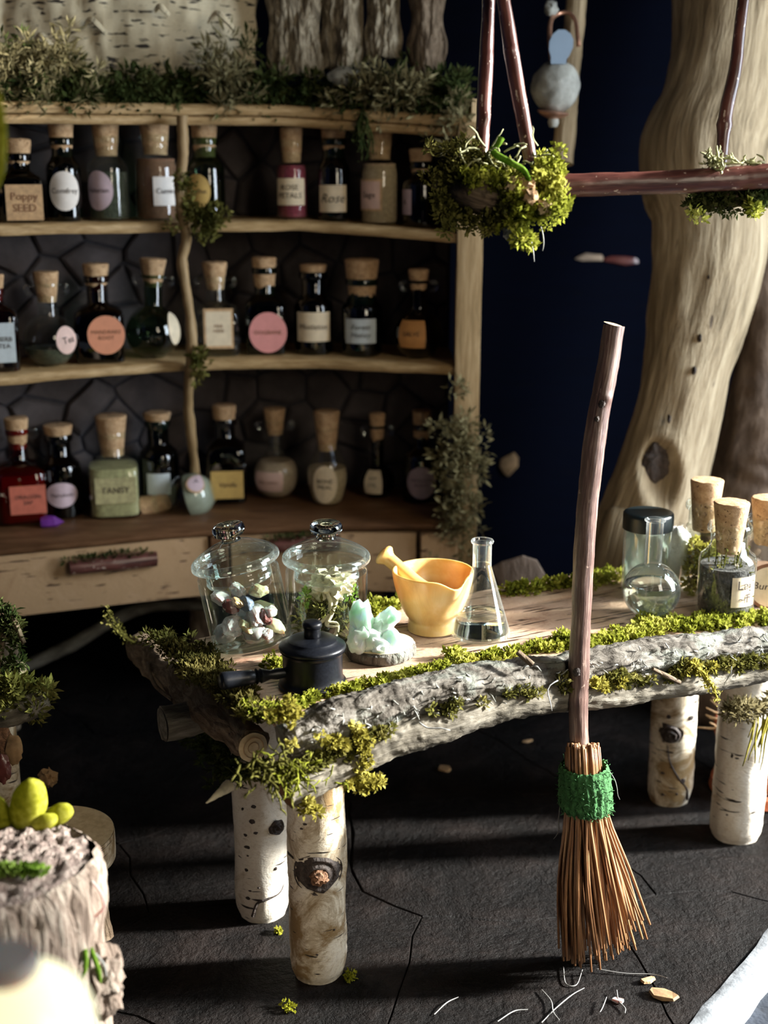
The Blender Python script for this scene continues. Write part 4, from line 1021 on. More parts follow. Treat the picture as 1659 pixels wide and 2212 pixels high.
for px, py, n in ((770, 1440-2, 0), (985, 1418, 8), (1215, 1383, 10), (1400, 1345, 12), (595, 1432, 8)):
    for i in range(n): cl.append((TZ(px+rg.gauss(0, 9), py+rg.gauss(0, 5), ZT+.02), rg.uniform(.012, .022)))
m_ = moss_obj('edge_moss', cl, 'moss_bright', tab, per=46, leaf=.017, wd=.34, seed=31); m_['label'] = 'bright green moss along the front edge'
# yellow green moss between the two logs and hanging from them
cl = []
def mid_y(px): return float(np.interp(px, [600, 700, 800, 900, 1000, 1100, 1235, 1400, 1530, 1659], [1668, 1632, 1592, 1548, 1522, 1500, 1478, 1458, 1440, 1424]))
for i in range(100):
    px = rg.choice([rg.uniform(620, 860), rg.uniform(930, 1230), rg.uniform(1270, 1420), rg.uniform(1440, 1560), rg.uniform(1560, 1659)]); cl.append((TN(px, mid_y(px)+rg.gauss(2, 7), -.100), (rg.uniform(.012, .022), .010, rg.uniform(.008, .015))))
moss_obj('seam_moss', cl, 'moss_mid', tab, per=42, leaf=.018, wd=.3, seed=33)
cl = []
for (px, py, sx, sy, n) in ((785, 1620, 9, 30, 12), (790, 1692, 20, 7, 12), (740, 1605, 40, 7, 8), (1300, 1478, 26, 6, 8), (632, 1525, 7, 16, 8), (600, 1545, 24, 4, 5), (1490, 1440, 22, 6, 6), (665, 1740, 18, 6, 6)):
    for i in range(n): cl.append((TN(px+rg.gauss(0, sx), py+rg.gauss(0, sy), -.112 if py > 1550 or px > 1250 else -.075), rg.uniform(.009, .016)))
moss_obj('hanging_moss', cl, 'moss_yellow', tab, per=44, leaf=.017, wd=.34, seed=35)
strands('moss_strand', [TN(1490, 1430, -.12), TN(1495, 1432, -.12)], 'moss_yellow', tab, seed=9, length=.14, r=.006, curl=.2, grav=-.5, fuzz=14, dirs=[(1, -.2, -.5), (.8, -.2, -.3)])
strands('moss_strand', [TU(300, 1395, -.09), TU(302, 1392, -.1)], 'moss_mid', tab, seed=4, length=.26, r=.006, curl=.15, grav=.25, seg=9, fuzz=9, dirs=[(-.75, .7, .2), (-.7, .8, .12)])
cl = []
for i in range(105):
    t = rg.random(); px, py = 325+(545-325)*t, 1372+(1535-1372)*t; cl.append((TZ(px+rg.gauss(22, 20), py+rg.gauss(0, 10), ZT+.008), rg.uniform(.010, .024)))
for i in range(22): cl.append((TZ(rg.gauss(430, 28), rg.gauss(1440, 14), ZT+.008), rg.uniform(.012, .022)))
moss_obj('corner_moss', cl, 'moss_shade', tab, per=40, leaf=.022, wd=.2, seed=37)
cl = [(TU(rg.gauss(455, 20), rg.gauss(1610, 34), .0), rg.uniform(.014, .028)) for i in range(26)] + [(TU(rg.uniform(470, 560), rg.gauss(1660, 10), .0), rg.uniform(.012, .022)) for i in range(14)]
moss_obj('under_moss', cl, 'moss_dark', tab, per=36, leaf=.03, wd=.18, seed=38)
rt = [TN(rg.gauss(592, 36), rg.gauss(1664, 17), -.12+rg.uniform(-.03, .02)) for i in range(95)]
lm = strands('corner_lichen', rt, 'moss_mid', tab, seed=41, length=.06, r=.0036, curl=.55, grav=-.1, seg=5, branch=1, dirs=[(rg.gauss(0, .8), -.7, rg.gauss(0, .8)) for _ in rt]); lm['label'] = 'wiry green lichen at the front corner'
rt = [TN(rg.gauss(630, 34), rg.gauss(1672, 18), -.15) for i in range(36)]
strands('corner_lichen', rt, 'moss_bright', tab, seed=43, length=.05, r=.003, curl=.5, grav=-.1, seg=5, branch=1, dirs=[(rg.gauss(.3, .8), -.7, rg.gauss(0, .8)) for _ in rt])
cl = [(TZ(rg.uniform(800, 880), rg.gauss(1308, 6), ZT+.02), .02) for i in range(20)] + [(TZ(rg.uniform(1080, 1340), 0, ZT)*0 + TZ(px, 1278-(px-1080)*.135 + rg.gauss(0, 5), ZT+.015), rg.uniform(.014, .028)) for px in [rg.uniform(1080, 1345) for _ in range(60)]]
moss_obj('back_moss', cl, 'moss_bright', tab, per=36, leaf=.02, wd=.3, seed=39)
# shreds of grey lichen bark on the upper log
rt, dr = [], []
for i in range(260):
    k = rg.uniform(.02, .98); path = up_pts; x = k*(len(path)-1); j = min(int(x), len(path)-2); p = path[j].lerp(path[j+1], x-j); a = rg.uniform(-2.3, 1.0); rr = .072
    d = Vector((0, -math.cos(a), math.sin(a)*1.0)); rt.append(p + d*rr*.9); dr.append(d*.7 + Vector((rg.gauss(0, .8), 0, rg.gauss(0, .4))))
strands('bark_shreds', rt, 'pale_stone', tab, seed=45, length=.03, r=.003, curl=.7, grav=-.1, seg=3, dirs=dr)
strands('dry_fiber', [TN(1395, 1440, -.12), TN(1205, 1470, -.13), TN(1580, 1440, -.13), TN(905, 1560, -.12)], 'fiber', tab, seed=47, length=.10, r=.0025, curl=.6, grav=-.3, seg=7)
cl = [(TN(rg.gauss(1610, 34), rg.gauss(1530, 10), .05), rg.uniform(.015, .03)) for i in range(24)]
moss_obj('leg_moss', cl, 'moss_dry', tab, per=34, leaf=.03, wd=.15, seed=49)
rt = [TN(rg.uniform(1625, 1680), rg.uniform(1520, 1560), .08) for i in range(16)]
strands('leg_straw', rt, 'moss_yellow', tab, seed=50, length=.18, r=.004, curl=.2, grav=-.3, seg=6, dirs=[(-.7, -.5, -.5) for _ in rt])

# ================================================================== THINGS ON THE TABLE
def on_table(px, py): return PZ(px, py, ZT+.004)
def upx(p): return depth(p)/F_PX
def jar(px, base_py, wpx, hpx, label, tilt=(0, 0), lift=0.0):
    p = on_table(px, base_py); s = upx(p); R = wpx/2*s*.93; Hb = hpx*s
    e = empty('glass_jar', p + Vector((0, 0, lift)), (tilt[0], tilt[1], face_cam(p)), label, 'jar', 'lidded glass jars on the table')
    prof = rnd([(0, .012), (R*.6, .010), (R*.90, .004), (R*.97, .02), (R, .06), (R, Hb*.5), (R, Hb*.86), (R*.985, Hb*.93), (R*.94, Hb*.965), (R*.93, Hb)], 3)
    V, Fc = lathe(prof, 56); b = mk('jar_body', V, Fc, MT['clear_glass'], e)
    V, Fc = lathe([(0, .001), (R*.86, .001), (R*.95, .008), (R*.97, .022), (R*.88, .026), (0, .024)], 48); mk('jar_base', V, Fc, MT['clear_glass'], b)
    ld = [(0, Hb-.048), (R*.70, Hb-.048), (R*.76, Hb-.04), (R*.78, Hb+.0), (R*.98, Hb+.004), (R*1.06, Hb+.016), (R*1.07, Hb+.03), (R*1.0, Hb+.043), (R*.82, Hb+.06), (R*.5, Hb+.082), (R*.26, Hb+.094), (R*.24, Hb+.106), (R*.36, Hb+.118), (R*.40, Hb+.134), (R*.36, Hb+.150), (R*.2, Hb+.156), (0, Hb+.156)]
    ldo = rnd([l for l in ld if l[1] > Hb-.001], 3)
    V, Fc = lathe([(R*.76, Hb-.052), (R*.78, Hb-.04), (R*.79, Hb), (R*.98, Hb+.004), (R*1.05, Hb+.014)] + [q for q in ldo if q[1] < Hb+.1 and q[1] > Hb+.015] , 56); l = mk('lid', V, Fc, MT['clear_glass'], e)
    V, Fc = lathe([(R*.70, Hb-.05), (R*.77, Hb-.054), (R*.80, Hb-.046), (R*.79, Hb-.036)], 48); mk('lid_collar', V, Fc, MT['flask_glass'], l)
    V, Fc = lathe(rnd([(R*.98, Hb+.004), (R*1.06, Hb+.012), (R*1.075, Hb+.024), (R*1.04, Hb+.036), (R*.97, Hb+.038), (R*.95, Hb+.02), (R*.98, Hb+.004)], 3), 56); mk('lid_rim', V, Fc, MT['flask_glass'], l)
    V, Fc = lathe(rnd([(0, Hb+.086), (R*.24, Hb+.092), (R*.22, Hb+.104), (R*.36, Hb+.116), (R*.40, Hb+.134), (R*.34, Hb+.152), (R*.16, Hb+.158), (0, Hb+.158)], 3), 36); mk('knob', V, Fc, MT['solid_glass'], l)
    return e, R, Hb
j1, R1, H1 = jar(548, 1400, 190, 172, 'tilted lidded glass jar of tumbled crystals behind the black pot', (math.radians(-2), math.radians(-10.5)), .026)
j2, R2, H2 = jar(707, 1378, 188, 168, 'upright lidded glass jar of dried roots and moss', (0, 0))
# crystals inside the tilted jar: each lies in the jar, a thing of its own
def in_jar(e, R, x, y, z): return Vector(e.location) + (e.rotation_euler.to_matrix() @ Vector((x*R, y*R, z)))
cr = [(-.52, -.3, .19, .046, 'quartz', 'milky quartz piece at the upper left inside the tilted jar'), (-.1, -.25, .205, .042, 'quartz', 'milky quartz piece at the top of the pile in the tilted jar'),
      (-.35, -.55, .165, .03, 'garnet', 'dark red garnet splinter on the left in the tilted jar'), (-.12, -.68, .175, .026, 'tiger_eye', 'golden brown stone splinter in the tilted jar'),
      (.08, -.60, .165, .040, 'blue_stone', 'blue grey tumbled stone in the middle of the tilted jar'), (-.40, -.62, .095, .048, 'quartz', 'large clouded quartz lump low on the left in the tilted jar'),
      (-.05, -.72, .085, .034, 'citrine', 'pale yellow citrine in the lower half of the tilted jar'), (.22, -.55, .11, .050, 'quartz', 'smooth clear quartz beneath the blue stone in the tilted jar'),
      (.10, -.62, .052, .046, 'quartz', 'flat quartz chip on the bottom of the tilted jar'), (.48, -.60, .105, .032, 'garnet', 'dark red garnet on the right in the tilted jar'),
      (.62, -.55, .115, .030, 'quartz', 'small bright quartz beside the right garnet in the tilted jar'), (.42, -.7, .045, .028, 'quartz', 'small quartz chip at the bottom right of the tilted jar'),
      (.68, -.45, .06, .034, 'citrine', 'pale citrine at the bottom right of the tilted jar'), (.45, -.35, .19, .04, 'citrine', 'yellow citrine high on the right in the tilted jar'),
      (-.65, -.1, .06, .045, 'quartz', 'grey quartz at the bottom left of the tilted jar'), (0, .3, .08, .06, 'quartz', 'large quartz at the back of the tilted jar'), (.4, .2, .1, .05, 'citrine', 'citrine lump at the back of the tilted jar')]
for i, (x, y, z, r, m_, lb) in enumerate(cr):
    V, Fc = ICO[2]; rg2 = random.Random(i+3); k = (rg2.uniform(.8, 1.3), rg2.uniform(.6, .9), rg2.uniform(.5, .8))
    V = [Vector((v.x*k[0], v.y*k[1], v.z*k[2]))*r*.92*(1+.40*nz(v, 1.3, (i*3, 0, 0))+.12*nz(v, 3.1, (i*3, 4, 0))) for v in V]; V = xf(V, (0, 0, 0), (rg2.uniform(-.5, .5), rg2.uniform(-.7, .7), rg2.uniform(0, 6)))
    o = mk('tumbled_crystal', V, Fc, MT[m_], smooth=(i % 2 == 0), sharp=35); o.location = in_jar(j1, R1, x*.9, y*.9, z); tag(o, lb, 'crystal', 'crystals inside the tilted jar')
# dried roots and moss inside the upright jar
jl = Vector(j2.location)
o = moss_obj('jar_moss', [(jl + Vector((rg.uniform(-.6, .72)*R2, rg.uniform(-.6, .5)*R2, rg.uniform(.03, .15))), rg.uniform(.02, .035)) for i in range(46)], 'moss_mid', None, per=34, leaf=.026, wd=.18, seed=61); tag(o, 'dull green moss heaped inside the upright jar', 'moss', kind='stuff')
o = moss_obj('jar_moss_tuft', [(jl + Vector((.62*R2, -.35*R2, .19)), .022), (jl + Vector((-.5*R2, -.5*R2, .18)), (.014, .014, .03))], 'moss_grass', None, per=40, leaf=.02, seed=62); tag(o, 'bright green moss tufts high inside the upright jar', 'moss', kind='stuff')
roots = [([(-.15, -.4, .24), (0, -.5, .21), (.12, -.55, .15), (-.05, -.62, .10), (-.42, -.55, .07)], 'long twisted pale root dangling in the upright jar'), ([(.35, -.45, .20), (.12, -.6, .12), (.02, -.66, .085), (.3, -.7, .08)], 'bent pale root crossing the middle of the upright jar'), ([(-.42, -.6, .085), (-.3, -.7, .04), (.15, -.72, .035), (.28, -.66, .085), (.05, -.7, .10)], 'pale root loop at the bottom of the upright jar')]
for pts, lb in roots:
    o = mtube('dried_root', MT['dried_root'], None, [jl + Vector((x*R2, y*R2, z)) for x, y, z in pts], [.006, .008, .009, .006, .004], nl=30, ns=7, disp=barkdisp(.002, 40)); tag(o, lb, 'root')
V, Fc = blob((0, 0, 0), (.075, .05, .055), 3, .45, 3.2, 2); o = mk('root_chunk', [v + jl + Vector((.02, -.04, .215)) for v in V], Fc, MT['dried_root']); tag(o, 'crumpled pale root chunk at the top of the upright jar', 'root')
# black pot
p = on_table(676, 1478); s = upx(p)
pot = empty('iron_pot', p, (0, 0, face_cam(p)), 'small black lidded iron pot with a turned side handle', 'pot')
R = 68*s; Hh = 92*s
V, Fc = lathe(rnd([(0, 0), (R*1.02, 0), (R*1.07, .006), (R*1.07, .014), (R*1.0, .022), (R*.97, .03), (R*.95, .045), (R*.95, Hh*.75), (R*.97, Hh*.80), (R*1.0, Hh*.86), (R*.97, Hh*.9), (0, Hh*.9)], 2), 56); mk('pot_body', V, Fc, MT['cast_iron'], pot)
V, Fc = lathe(rnd([(R*.9, Hh*.90), (R*1.04, Hh*.91), (R*1.06, Hh*.97), (R*1.0, Hh*1.02), (R*.80, Hh*1.10), (R*.76, Hh*1.13), (R*.5, Hh*1.18), (R*.25, Hh*1.19), (0, Hh*1.19)], 2), 56); ld = mk('pot_lid', V, Fc, MT['cast_iron'], pot)
V, Fc = lathe(rnd([(R*.24, Hh*1.17), (R*.27, Hh*1.22), (R*.27, Hh*1.40), (R*.31, Hh*1.44), (R*.31, Hh*1.52), (R*.24, Hh*1.57), (R*.1, Hh*1.59), (0, Hh*1.59)], 2), 32); mk('lid_knob', V, Fc, MT['cast_iron'], ld)
hp = [(0, R*.17), (.03, R*.20), (.055, R*.16), (.075, R*.22), (.09, R*.26), (.098, R*.18), (.106, R*.28), (.112, R*.20), (.12, R*.25), (.14, R*.26), (.215, R*.30), (.232, R*.30), (.24, R*.24), (.242, 0)]
V, Fc = lathe([(r_, z_) for z_, r_ in hp], 24); hd = Vector((-.93, -.34, .03)).normalized(); M3 = Vector((0, 0, 1)).rotation_difference(hd).to_matrix()
mk('handle', [M3 @ Vector(v)*(s/.00158)*.94 + Vector((-R*.88, -R*.32, Hh*.40)) for v in V], Fc, MT['cast_iron'], pot, sharp=60)
# wood slice and crystal cluster
p = on_table(822, 1413); s = upx(p)
ws = empty('wood_slice', p, (0, 0, 0), 'bark edged wood slice under the pale green crystal cluster', 'wood slice')
R = 76*s
V, Fc = lathe([(0, 0), (R*.93, 0), (R, .012), (R*1.0, .035), (R*.93, .044)], 60, lambda a, z: .06*nz((math.cos(a)*2, math.sin(a)*2, 3)) + .03*nz((math.cos(a)*14, math.sin(a)*14, z*60))); mk('bark_rim', V, Fc, MT['grey_bark'], ws)
V, Fc, TC = disc((0, 0, .0445), (0, 0, 1), R*.94, 60, .003, 0.0, 5)
V = [Vector((v.x*(1+.06*nz((v.x/R*2, v.y/R*2, 3))), v.y*(1+.06*nz((v.x/R*2, v.y/R*2, 3))), v.z)) for v in V]; mk('cut_face', V, Fc, MT['cut_wood'], ws, tc=TC)
cc = empty('crystal_cluster', PZ(806, 1398, ZT+.05), (0, 0, 0), 'pale green opal crystal cluster standing on the wood slice', 'crystal')
k_ = s
for i, (x, z, h, w_, tl, yy) in enumerate([(-24, 46, 54, 25, -.06, 0), (-30, 22, 30, 24, .1, -12), (-6, 20, 26, 24, .2, -10), (8, 26, 30, 20, .35, 4), (32, 62, 26, 20, .95, 4), (20, 42, 26, 17, .6, 0), (34, 20, 24, 21, .8, -10), (14, 12, 18, 22, .3, -18), (44, 14, 15, 17, .9, 4)]):
    V, Fc = ICO[2]; out = []
    for v in V:
        q = Vector((v.x, v.y, v.z)); m6 = max(abs(q.x), abs(q.y)*1.0, abs(q.x*.5+q.y*.86), abs(q.z)*.86); q = q/ (m6**.45)
        f = 1 + .26*nz(v, 2.2, (i*5, 0, 0)) + .10*nz(v, 6.0, (i*5, 3, 0)); out.append(Vector((q.x*w_*f, q.y*w_*.85*f, q.z*h*f))*k_)
    mk('crystal_point', xf(out, Vector((x, yy, z))*k_, (0, tl, 0)), Fc, MT['pale_crystal'], cc, smooth=True, sharp=24)
# mortar and pestle
p = on_table(934, 1358); s = upx(p)
mo = empty('mortar', p, (0, 0, face_cam(p)), 'honey coloured horn mortar bowl with pouring lip', 'mortar')
R = 88*s; Hm = 133*s
prof = rnd([(0, .0), (R*.55, 0), (R*.60, .006), (R*.60, .03), (R*.59, .045), (R*.70, .07), (R*.85, Hm*.55), (R*.95, Hm*.8), (R*.99, Hm*.97), (R*.97, Hm*1.0), (R*.92, Hm*.98), (R*.86, Hm*.8), (R*.7, Hm*.5), (R*.45, Hm*.36), (0, Hm*.32)], 3)
V, Fc = lathe(prof, 64)
V2 = []
for v in V:
    a = math.atan2(v[0], -v[1]); d = (a - .55); k = math.exp(-(d/.28)**2) * max(0, (v[2]/Hm-.45)/.55); rr = 1 + .13*k
    V2.append((v[0]*rr, v[1]*rr, v[2] - .028*k*(1 if v[2] > Hm*.7 else 0)))
mk('bowl', V2, Fc, MT['horn'], mo, sharp=0)
pe = empty('pestle', PD(930, 1262, depth(p)+.0), (0, 0, 0), 'pale honey horn pestle leaning in the mortar', 'pestle')
tip = Vector((p.x + .02, p.y + .0, ZT + Hm*.46)); top_ = PD(822, 1192, depth(p) + .03); ax = (top_-tip); L = ax.length
V, Fc = lathe(rnd([(0, 0), (.032, .006), (.044, .03), (.040, .06), (.030, .10), (.027, L*.7), (.027, L*.84), (.034, L*.89), (.042, L*.93), (.036, L*.97), (.018, L*.995), (0, L)], 3), 14)
M3 = Vector((0, 0, 1)).rotation_difference(ax.normalized()).to_matrix(); pe.location = tip; mk('pestle_body', [M3 @ Vector(v) for v in V], Fc, MT['horn'], pe)
# conical flask
p = on_table(1038, 1372); s = upx(p)
ef = empty('conical_flask', p, (0, 0, 0), 'clear conical flask with water standing in front of the mortar', 'flask', 'laboratory flasks')
R = 62*s; Hf = 214*s
con = [(0, .004), (R*.9, .001), (R*.985, .008), (R, .022), (R*.97, .036), (R*.36, Hf*.70), (R*.33, Hf*.74)]
V, Fc = lathe(rnd(con, 2), 56); gb = mk('glass_body', V, Fc, MT['flask_glass'], ef)
V, Fc = lathe([(R*.32, Hf*.965), (R*.375, Hf*.972), (R*.395, Hf*.99), (R*.37, Hf*1.004), (R*.32, Hf)], 40); mk('lip', V, Fc, MT['neck_glass'], gb)
V, Fc = lathe([(R*.33, Hf*.74), (R*.325, Hf*.78), (R*.325, Hf*.965)], 40); mk('neck', V, Fc, MT['neck_glass'], gb)
V, Fc = lathe([(0, .010), (R*.88, .008), (R*.95, .018), (R*.94, .036), (R*.80, .085), (R*.795, .0855), (0, .0845)], 56); mk('water', V, Fc, MT['water'], ef, sharp=30)
# round flask
p = on_table(1404, 1332); s = upx(p)
rf = empty('round_flask', p, (0, 0, 0), 'round bottomed clear flask half full of water with a tall straight neck', 'flask', 'laboratory flasks')
R = 62*s; zc = R*.97; Hf = 219*s
prof = [(0, .003), (R*.4, .0)] + [(R*math.cos(a), zc+R*math.sin(a)) for a in np.linspace(-1.1, 1.26, 26)] + [(19*s, zc+R*1.0)]
V, Fc = lathe(prof, 56); gb = mk('glass_body', V, Fc, MT['flask_glass'], rf)
V, Fc = lathe([(17*s, Hf*.975), (22*s, Hf*.98), (22.5*s, Hf*.995), (18*s, Hf*1.003)], 36); mk('lip', V, Fc, MT['neck_glass'], gb)
V, Fc = lathe([(19*s, zc+R*1.0), (18*s, zc+R*1.06), (18*s, Hf*.98)], 36); mk('neck', V, Fc, MT['neck_glass'], gb)
wa = [(0, .008), (R*.36, .008)] + [(R*.95*math.cos(a), zc+R*.95*math.sin(a)) for a in np.linspace(-1.1, .28, 18)] + [(0, zc+R*.95*math.sin(.28))]
V, Fc = lathe(wa, 56); mk('water', V, Fc, MT['water'], rf, sharp=30)
# capped tube
p = on_table(1392, 1278); s = upx(p)
ct = empty('capped_tube', p, (0, 0, 0), 'clear cylinder vial with a black cap behind the round flask', 'vial')
R = 50*s; Hc = 178*s
V, Fc = lathe([(0, .003), (R*.94, .001), (R, .012), (R, Hc*.86), (R*.97, Hc*.88)], 48); mk('glass_body', V, Fc, MT['flask_glass'], ct)
V, Fc = lathe(rnd([(R*.9, Hc*.80), (R*1.05, Hc*.80), (R*1.07, Hc*.82), (R*1.07, Hc*.96), (R*1.02, Hc), (R*.8, Hc*1.005), (0, Hc*1.005)], 2), 48); mk('cap', V, Fc, MT['black_cap'], ct)
V, Fc = lathe([(0, .01), (R*.9, .01), (R*.9, Hc*.78), (0, Hc*.78)], 36); mk('contents', V, Fc, MT['cloudy'], ct)
# corked bottles on the right
def tbottle(px, base, top, w, label, fill, fh, lab=None, nr=.44, cork=(.26, 1.0), cf=.81, sh=.56, nw=1.42, **k):
    p = on_table(px, base); s = upx(p)
    e, body = bottle(p, w*s, (base-top)*s*1.03, 'vial', 'clear_glass', label, group='corked bottles on the table', fill=fill, fh=fh, nr=nr, cork=cork, cf=cf, sh=sh, nw=nw, n=48, **k)
    if lab: put_label(e, body, s, px, base, lab)
    return e, w*s/2, (base-top)*s
tA, RA, HA = tbottle(1564, 1322, 1083, 122, 'front corked bottle of dried lavender with a cream label on its right', 'lavender', .44, ('rect', 1603, 1258, 46, 66, 'label_cream', ['Lav', '~ff'], {'size': .05}))
tB, RB, HB = tbottle(1512, 1276, 1036, 96, 'tall corked bottle of yellow green buds behind the lavender bottle', None, 0, nr=.54, nw=1.3)
tC, RC, HC = tbottle(1645, 1292, 1074, 120, 'corked bottle with a round tan label cut by the right edge', 'powder_brown', .3, ('oval', 1662, 1246, 98, 104, 'label_cream', ['Burdock'], {'size': .040, 'frame': 'ink_brown', 'shear': .2}))
mb_ = Vector(tB.location); o = moss_obj('flower_buds', [(mb_ + Vector((rg.uniform(-.6, .6)*RB, rg.uniform(-.6, .6)*RB, rg.uniform(.02, .2))), rg.uniform(.012, .022)) for i in range(46)], 'moss_yellow', None, per=24, leaf=.024, wd=.4, seed=71); tag(o, 'yellow green dried buds inside the tall corked bottle', 'herbs', kind='stuff')
ma_ = Vector(tA.location); o = strands('lavender_stems', [ma_ + Vector((rg.uniform(-.6, .6)*RA, rg.uniform(-.6, .3)*RA, .02)) for i in range(30)], 'moss_mid', None, seed=73, length=.2, r=.003, curl=.08, grav=.4, seg=5, fuzz=4, dirs=[(rg.gauss(0, .1), rg.gauss(0, .1), 1) for _ in range(30)]); tag(o, 'grey green lavender stems inside the front corked bottle', 'herbs', kind='stuff')
# white wool tuft
p = on_table(1458, 1262); cl = [(p + Vector((rg.gauss(0, .022), rg.gauss(0, .022), .05 + abs(rg.gauss(.09, .05)))), .03) for i in range(40)]
V, Fc = blob(p + Vector((0, 0, .125)), (.062, .058, .12), 3, .12, 2, 4, .98); wt = mk('wool_tuft', V, Fc, MT['wool_white']); tag(wt, 'white wool tuft behind the capped vial', 'wool')
moss_obj('wool_fibers', [(p + Vector((0, 0, .125)), (.064, .06, .12))]*8, 'wool_white', wt, per=90, leaf=.02, wd=.06, seed=75)

# ================================================================== BROOM
bp0 = Vector((0, 3.93, 0)); bn = Vector((0, 1, -.094)).normalized()
def BR(px, py, off=0.0): return PPL(px, py, bp0 + Vector((0, off, 0)), bn)
bb_ = BR(1292, 2085)
bro = empty('broom', (bb_.x, bb_.y, 0), (0, 0, 0), 'small besom broom with crooked handle and green wool binding leaning on the table', 'broom')
def bl_(p): return Vector(p) - Vector(bro.location)
hpts = [bl_(BR(a, b)) for a, b in [(1326, 703), (1312, 800), (1296, 880), (1284, 960), (1270, 1080), (1261, 1200), (1256, 1330), (1251, 1440), (1250, 1530), (1252, 1600), (1262, 1680), (1268, 1750)]]
hd_ = mtube('handle', MT['broom_wood'], bro, hpts, [.0345, .034, .034, .036, .035, .034, .0325, .036, .032, .032, .031, .03], nl=150, ns=20, disp=barkdisp(.0025, 16, .4, knots=((.155, 1.2, (.012, .5), .007), (.70, 2.2, (.014, .6), .010), (.30, 4, (.01, .4), .004))))
d0 = (hpts[0]-hpts[1]).normalized(); V, Fc, TC = disc(hpts[0]+d0*.003, d0 + Vector((.15, -.1, 0)), .033, 24, .003, .05); mk('cut_end', V, Fc, MT['cut_wood'], hd_, tc=TC)
for px, py, r in ((1301, 872, .010), (1290, 905, .007), (1246, 1452, .012)):
    V, Fc = blob(bl_(BR(px, py, -.033)), (r, .006, r*1.3), 2, .3, 3, px); mk('bud_scar', V, Fc, MT['dark_knot'], hd_)
rg = random.Random(77); sB = depth(BR(1260, 1700))/F_PX
NB = 210
for i in range(NB):
    a = rg.uniform(0, 2*math.pi); k = math.sqrt(rg.uniform(.25 if i < 160 else 0, 1)); ux, uy = math.cos(a)*k, math.sin(a)*k
    top = bl_(BR(1258+ux*37, 1612+rg.uniform(-8, 14), uy*37*sB)); waist = bl_(BR(1265+ux*44, 1745, uy*46*sB))
    if ux < -.2: bx, by = 1270+ux*58+rg.gauss(0, 5), 2035+rg.uniform(-10, 40)+(1+ux)*25
    else: bx, by = 1285+ux*104+rg.gauss(0, 12), 2088-max(0, ux)*62+rg.uniform(-60, 12)
    end = BR(bx, by, uy*70*sB)
    if end.z < .004: end.z = .004 + rg.uniform(0, .01)
    end = bl_(end); m1 = waist.lerp(end, .5) + Vector((ux*.008-.006, uy*.01, 0)) + Vector((rg.gauss(0, .006), rg.gauss(0, .006), 0))
    V, Fc, TC = tube([top, waist, m1, end], [.0044*rg.uniform(.8, 1.3), .0048, .0050*rg.uniform(.75, 1.25), .0040], nl=9, ns=5, seed=rg.uniform(0, 20))
    mk('bristle', V, Fc, MT['straw'], bro, tc=TC, sharp=0)
# green wool binding: many close winding stitches
V, Fc, TC = [], [], []; nz_, na = 26, 72
ca_, cb_ = bl_(BR(1262, 1652)), bl_(BR(1266, 1745)); axb = (cb_-ca_); 
for i in range(nz_+1):
    f = i/nz_; c = ca_.lerp(cb_, f); r = (53+5*f)*sB*(1 - .10*math.exp(-(f/.06)**2) - .08*math.exp(-((1-f)/.06)**2))
    for j in range(na):
        a = 2*math.pi*j/na; rr = r*(1+.045*math.sin(a*22+.8*math.sin(f*9)) + .05*noise.fractal(Vector((math.cos(a)*5, math.sin(a)*5, f*9)), .8, 2, 3))
        V.append(c + Vector((math.cos(a)*rr, math.sin(a)*rr, 0))); TC.append((math.cos(a)*r, math.sin(a)*r, f*.15))
for i in range(nz_):
    for j in range(na): k = (j+1) % na; Fc.append((i*na+j, (i+1)*na+j, (i+1)*na+k, i*na+k))
wb_ = mk('wool_binding', V, Fc, MT['green_wool'], bro, tc=TC, sharp=0); wb_['label'] = 'green wool binding'
fz = []
for i in range(500):
    f = rg.random(); c = ca_.lerp(cb_, f); a = rg.uniform(0, 6.283); r = (53+5*f)*sB; fz.append(c + Vector((math.cos(a)*r, math.sin(a)*r, 0)))
strands('wool_fuzz', fz, 'green_wool', wb_, seed=5, length=.016, r=.0016, curl=.9, grav=0, seg=3)
strands('loose_thread', [bl_(BR(1316, 1665)), bl_(BR(1210, 1742)), bl_(BR(1312, 1748))], 'fiber', bro, seed=12, length=.11, r=.0016, curl=.35, grav=-.25, seg=9, dirs=[(.6, -.2, -.6), (-.4, -.2, -1), (.2, -.2, -1)])

# ================================================================== HANGING TWIG RACK
DR = 4.02
rk = empty('hanging_twig_rack', PD(1090, 420, DR), (0, 0, 0), 'red brown twig frame with mossy joints hanging at the upper right', 'hanging rack')
def rl_(px, py, d=0.0): return PD(px, py, DR+d) - Vector(rk.location)
def upto(a, b, ztop, d=0.0):   # continue a line seen in the picture up to the added unseen branch
    p, q = rl_(*a, d), rl_(*b, d); v = (p-q).normalized(); k = (ztop - (p.z + rk.location.z))/v.z; return p + v*max(k, .05)
t1 = upto((1056, 0), (1042, 320), 4.3, .05); t2 = upto((1086, 0), (1141, 330), 4.3, -.03)
mtube('upright_twig', MT['twig_red'], rk, [t1, rl_(1056, 0, .05), rl_(1050, 150, .04), rl_(1040, 340, .02)], [.020, .021, .023, .021], nl=60, ns=14, disp=barkdisp(.002, 16, .4, knots=((.86, 1.0, (.015, .6), .008),)))
mtube('upright_twig', MT['twig_red'], rk, [t2, rl_(1086, -10, -.03), rl_(1108, 130, -.03), rl_(1146, 345, -.03)], [.020, .022, .024, .021], nl=60, ns=14, disp=barkdisp(.0018, 16, .4, knots=((.62, 2, (.015, .6), .006),)))
t3 = upto((1606, 0), (1582, 180), 4.25, .12)
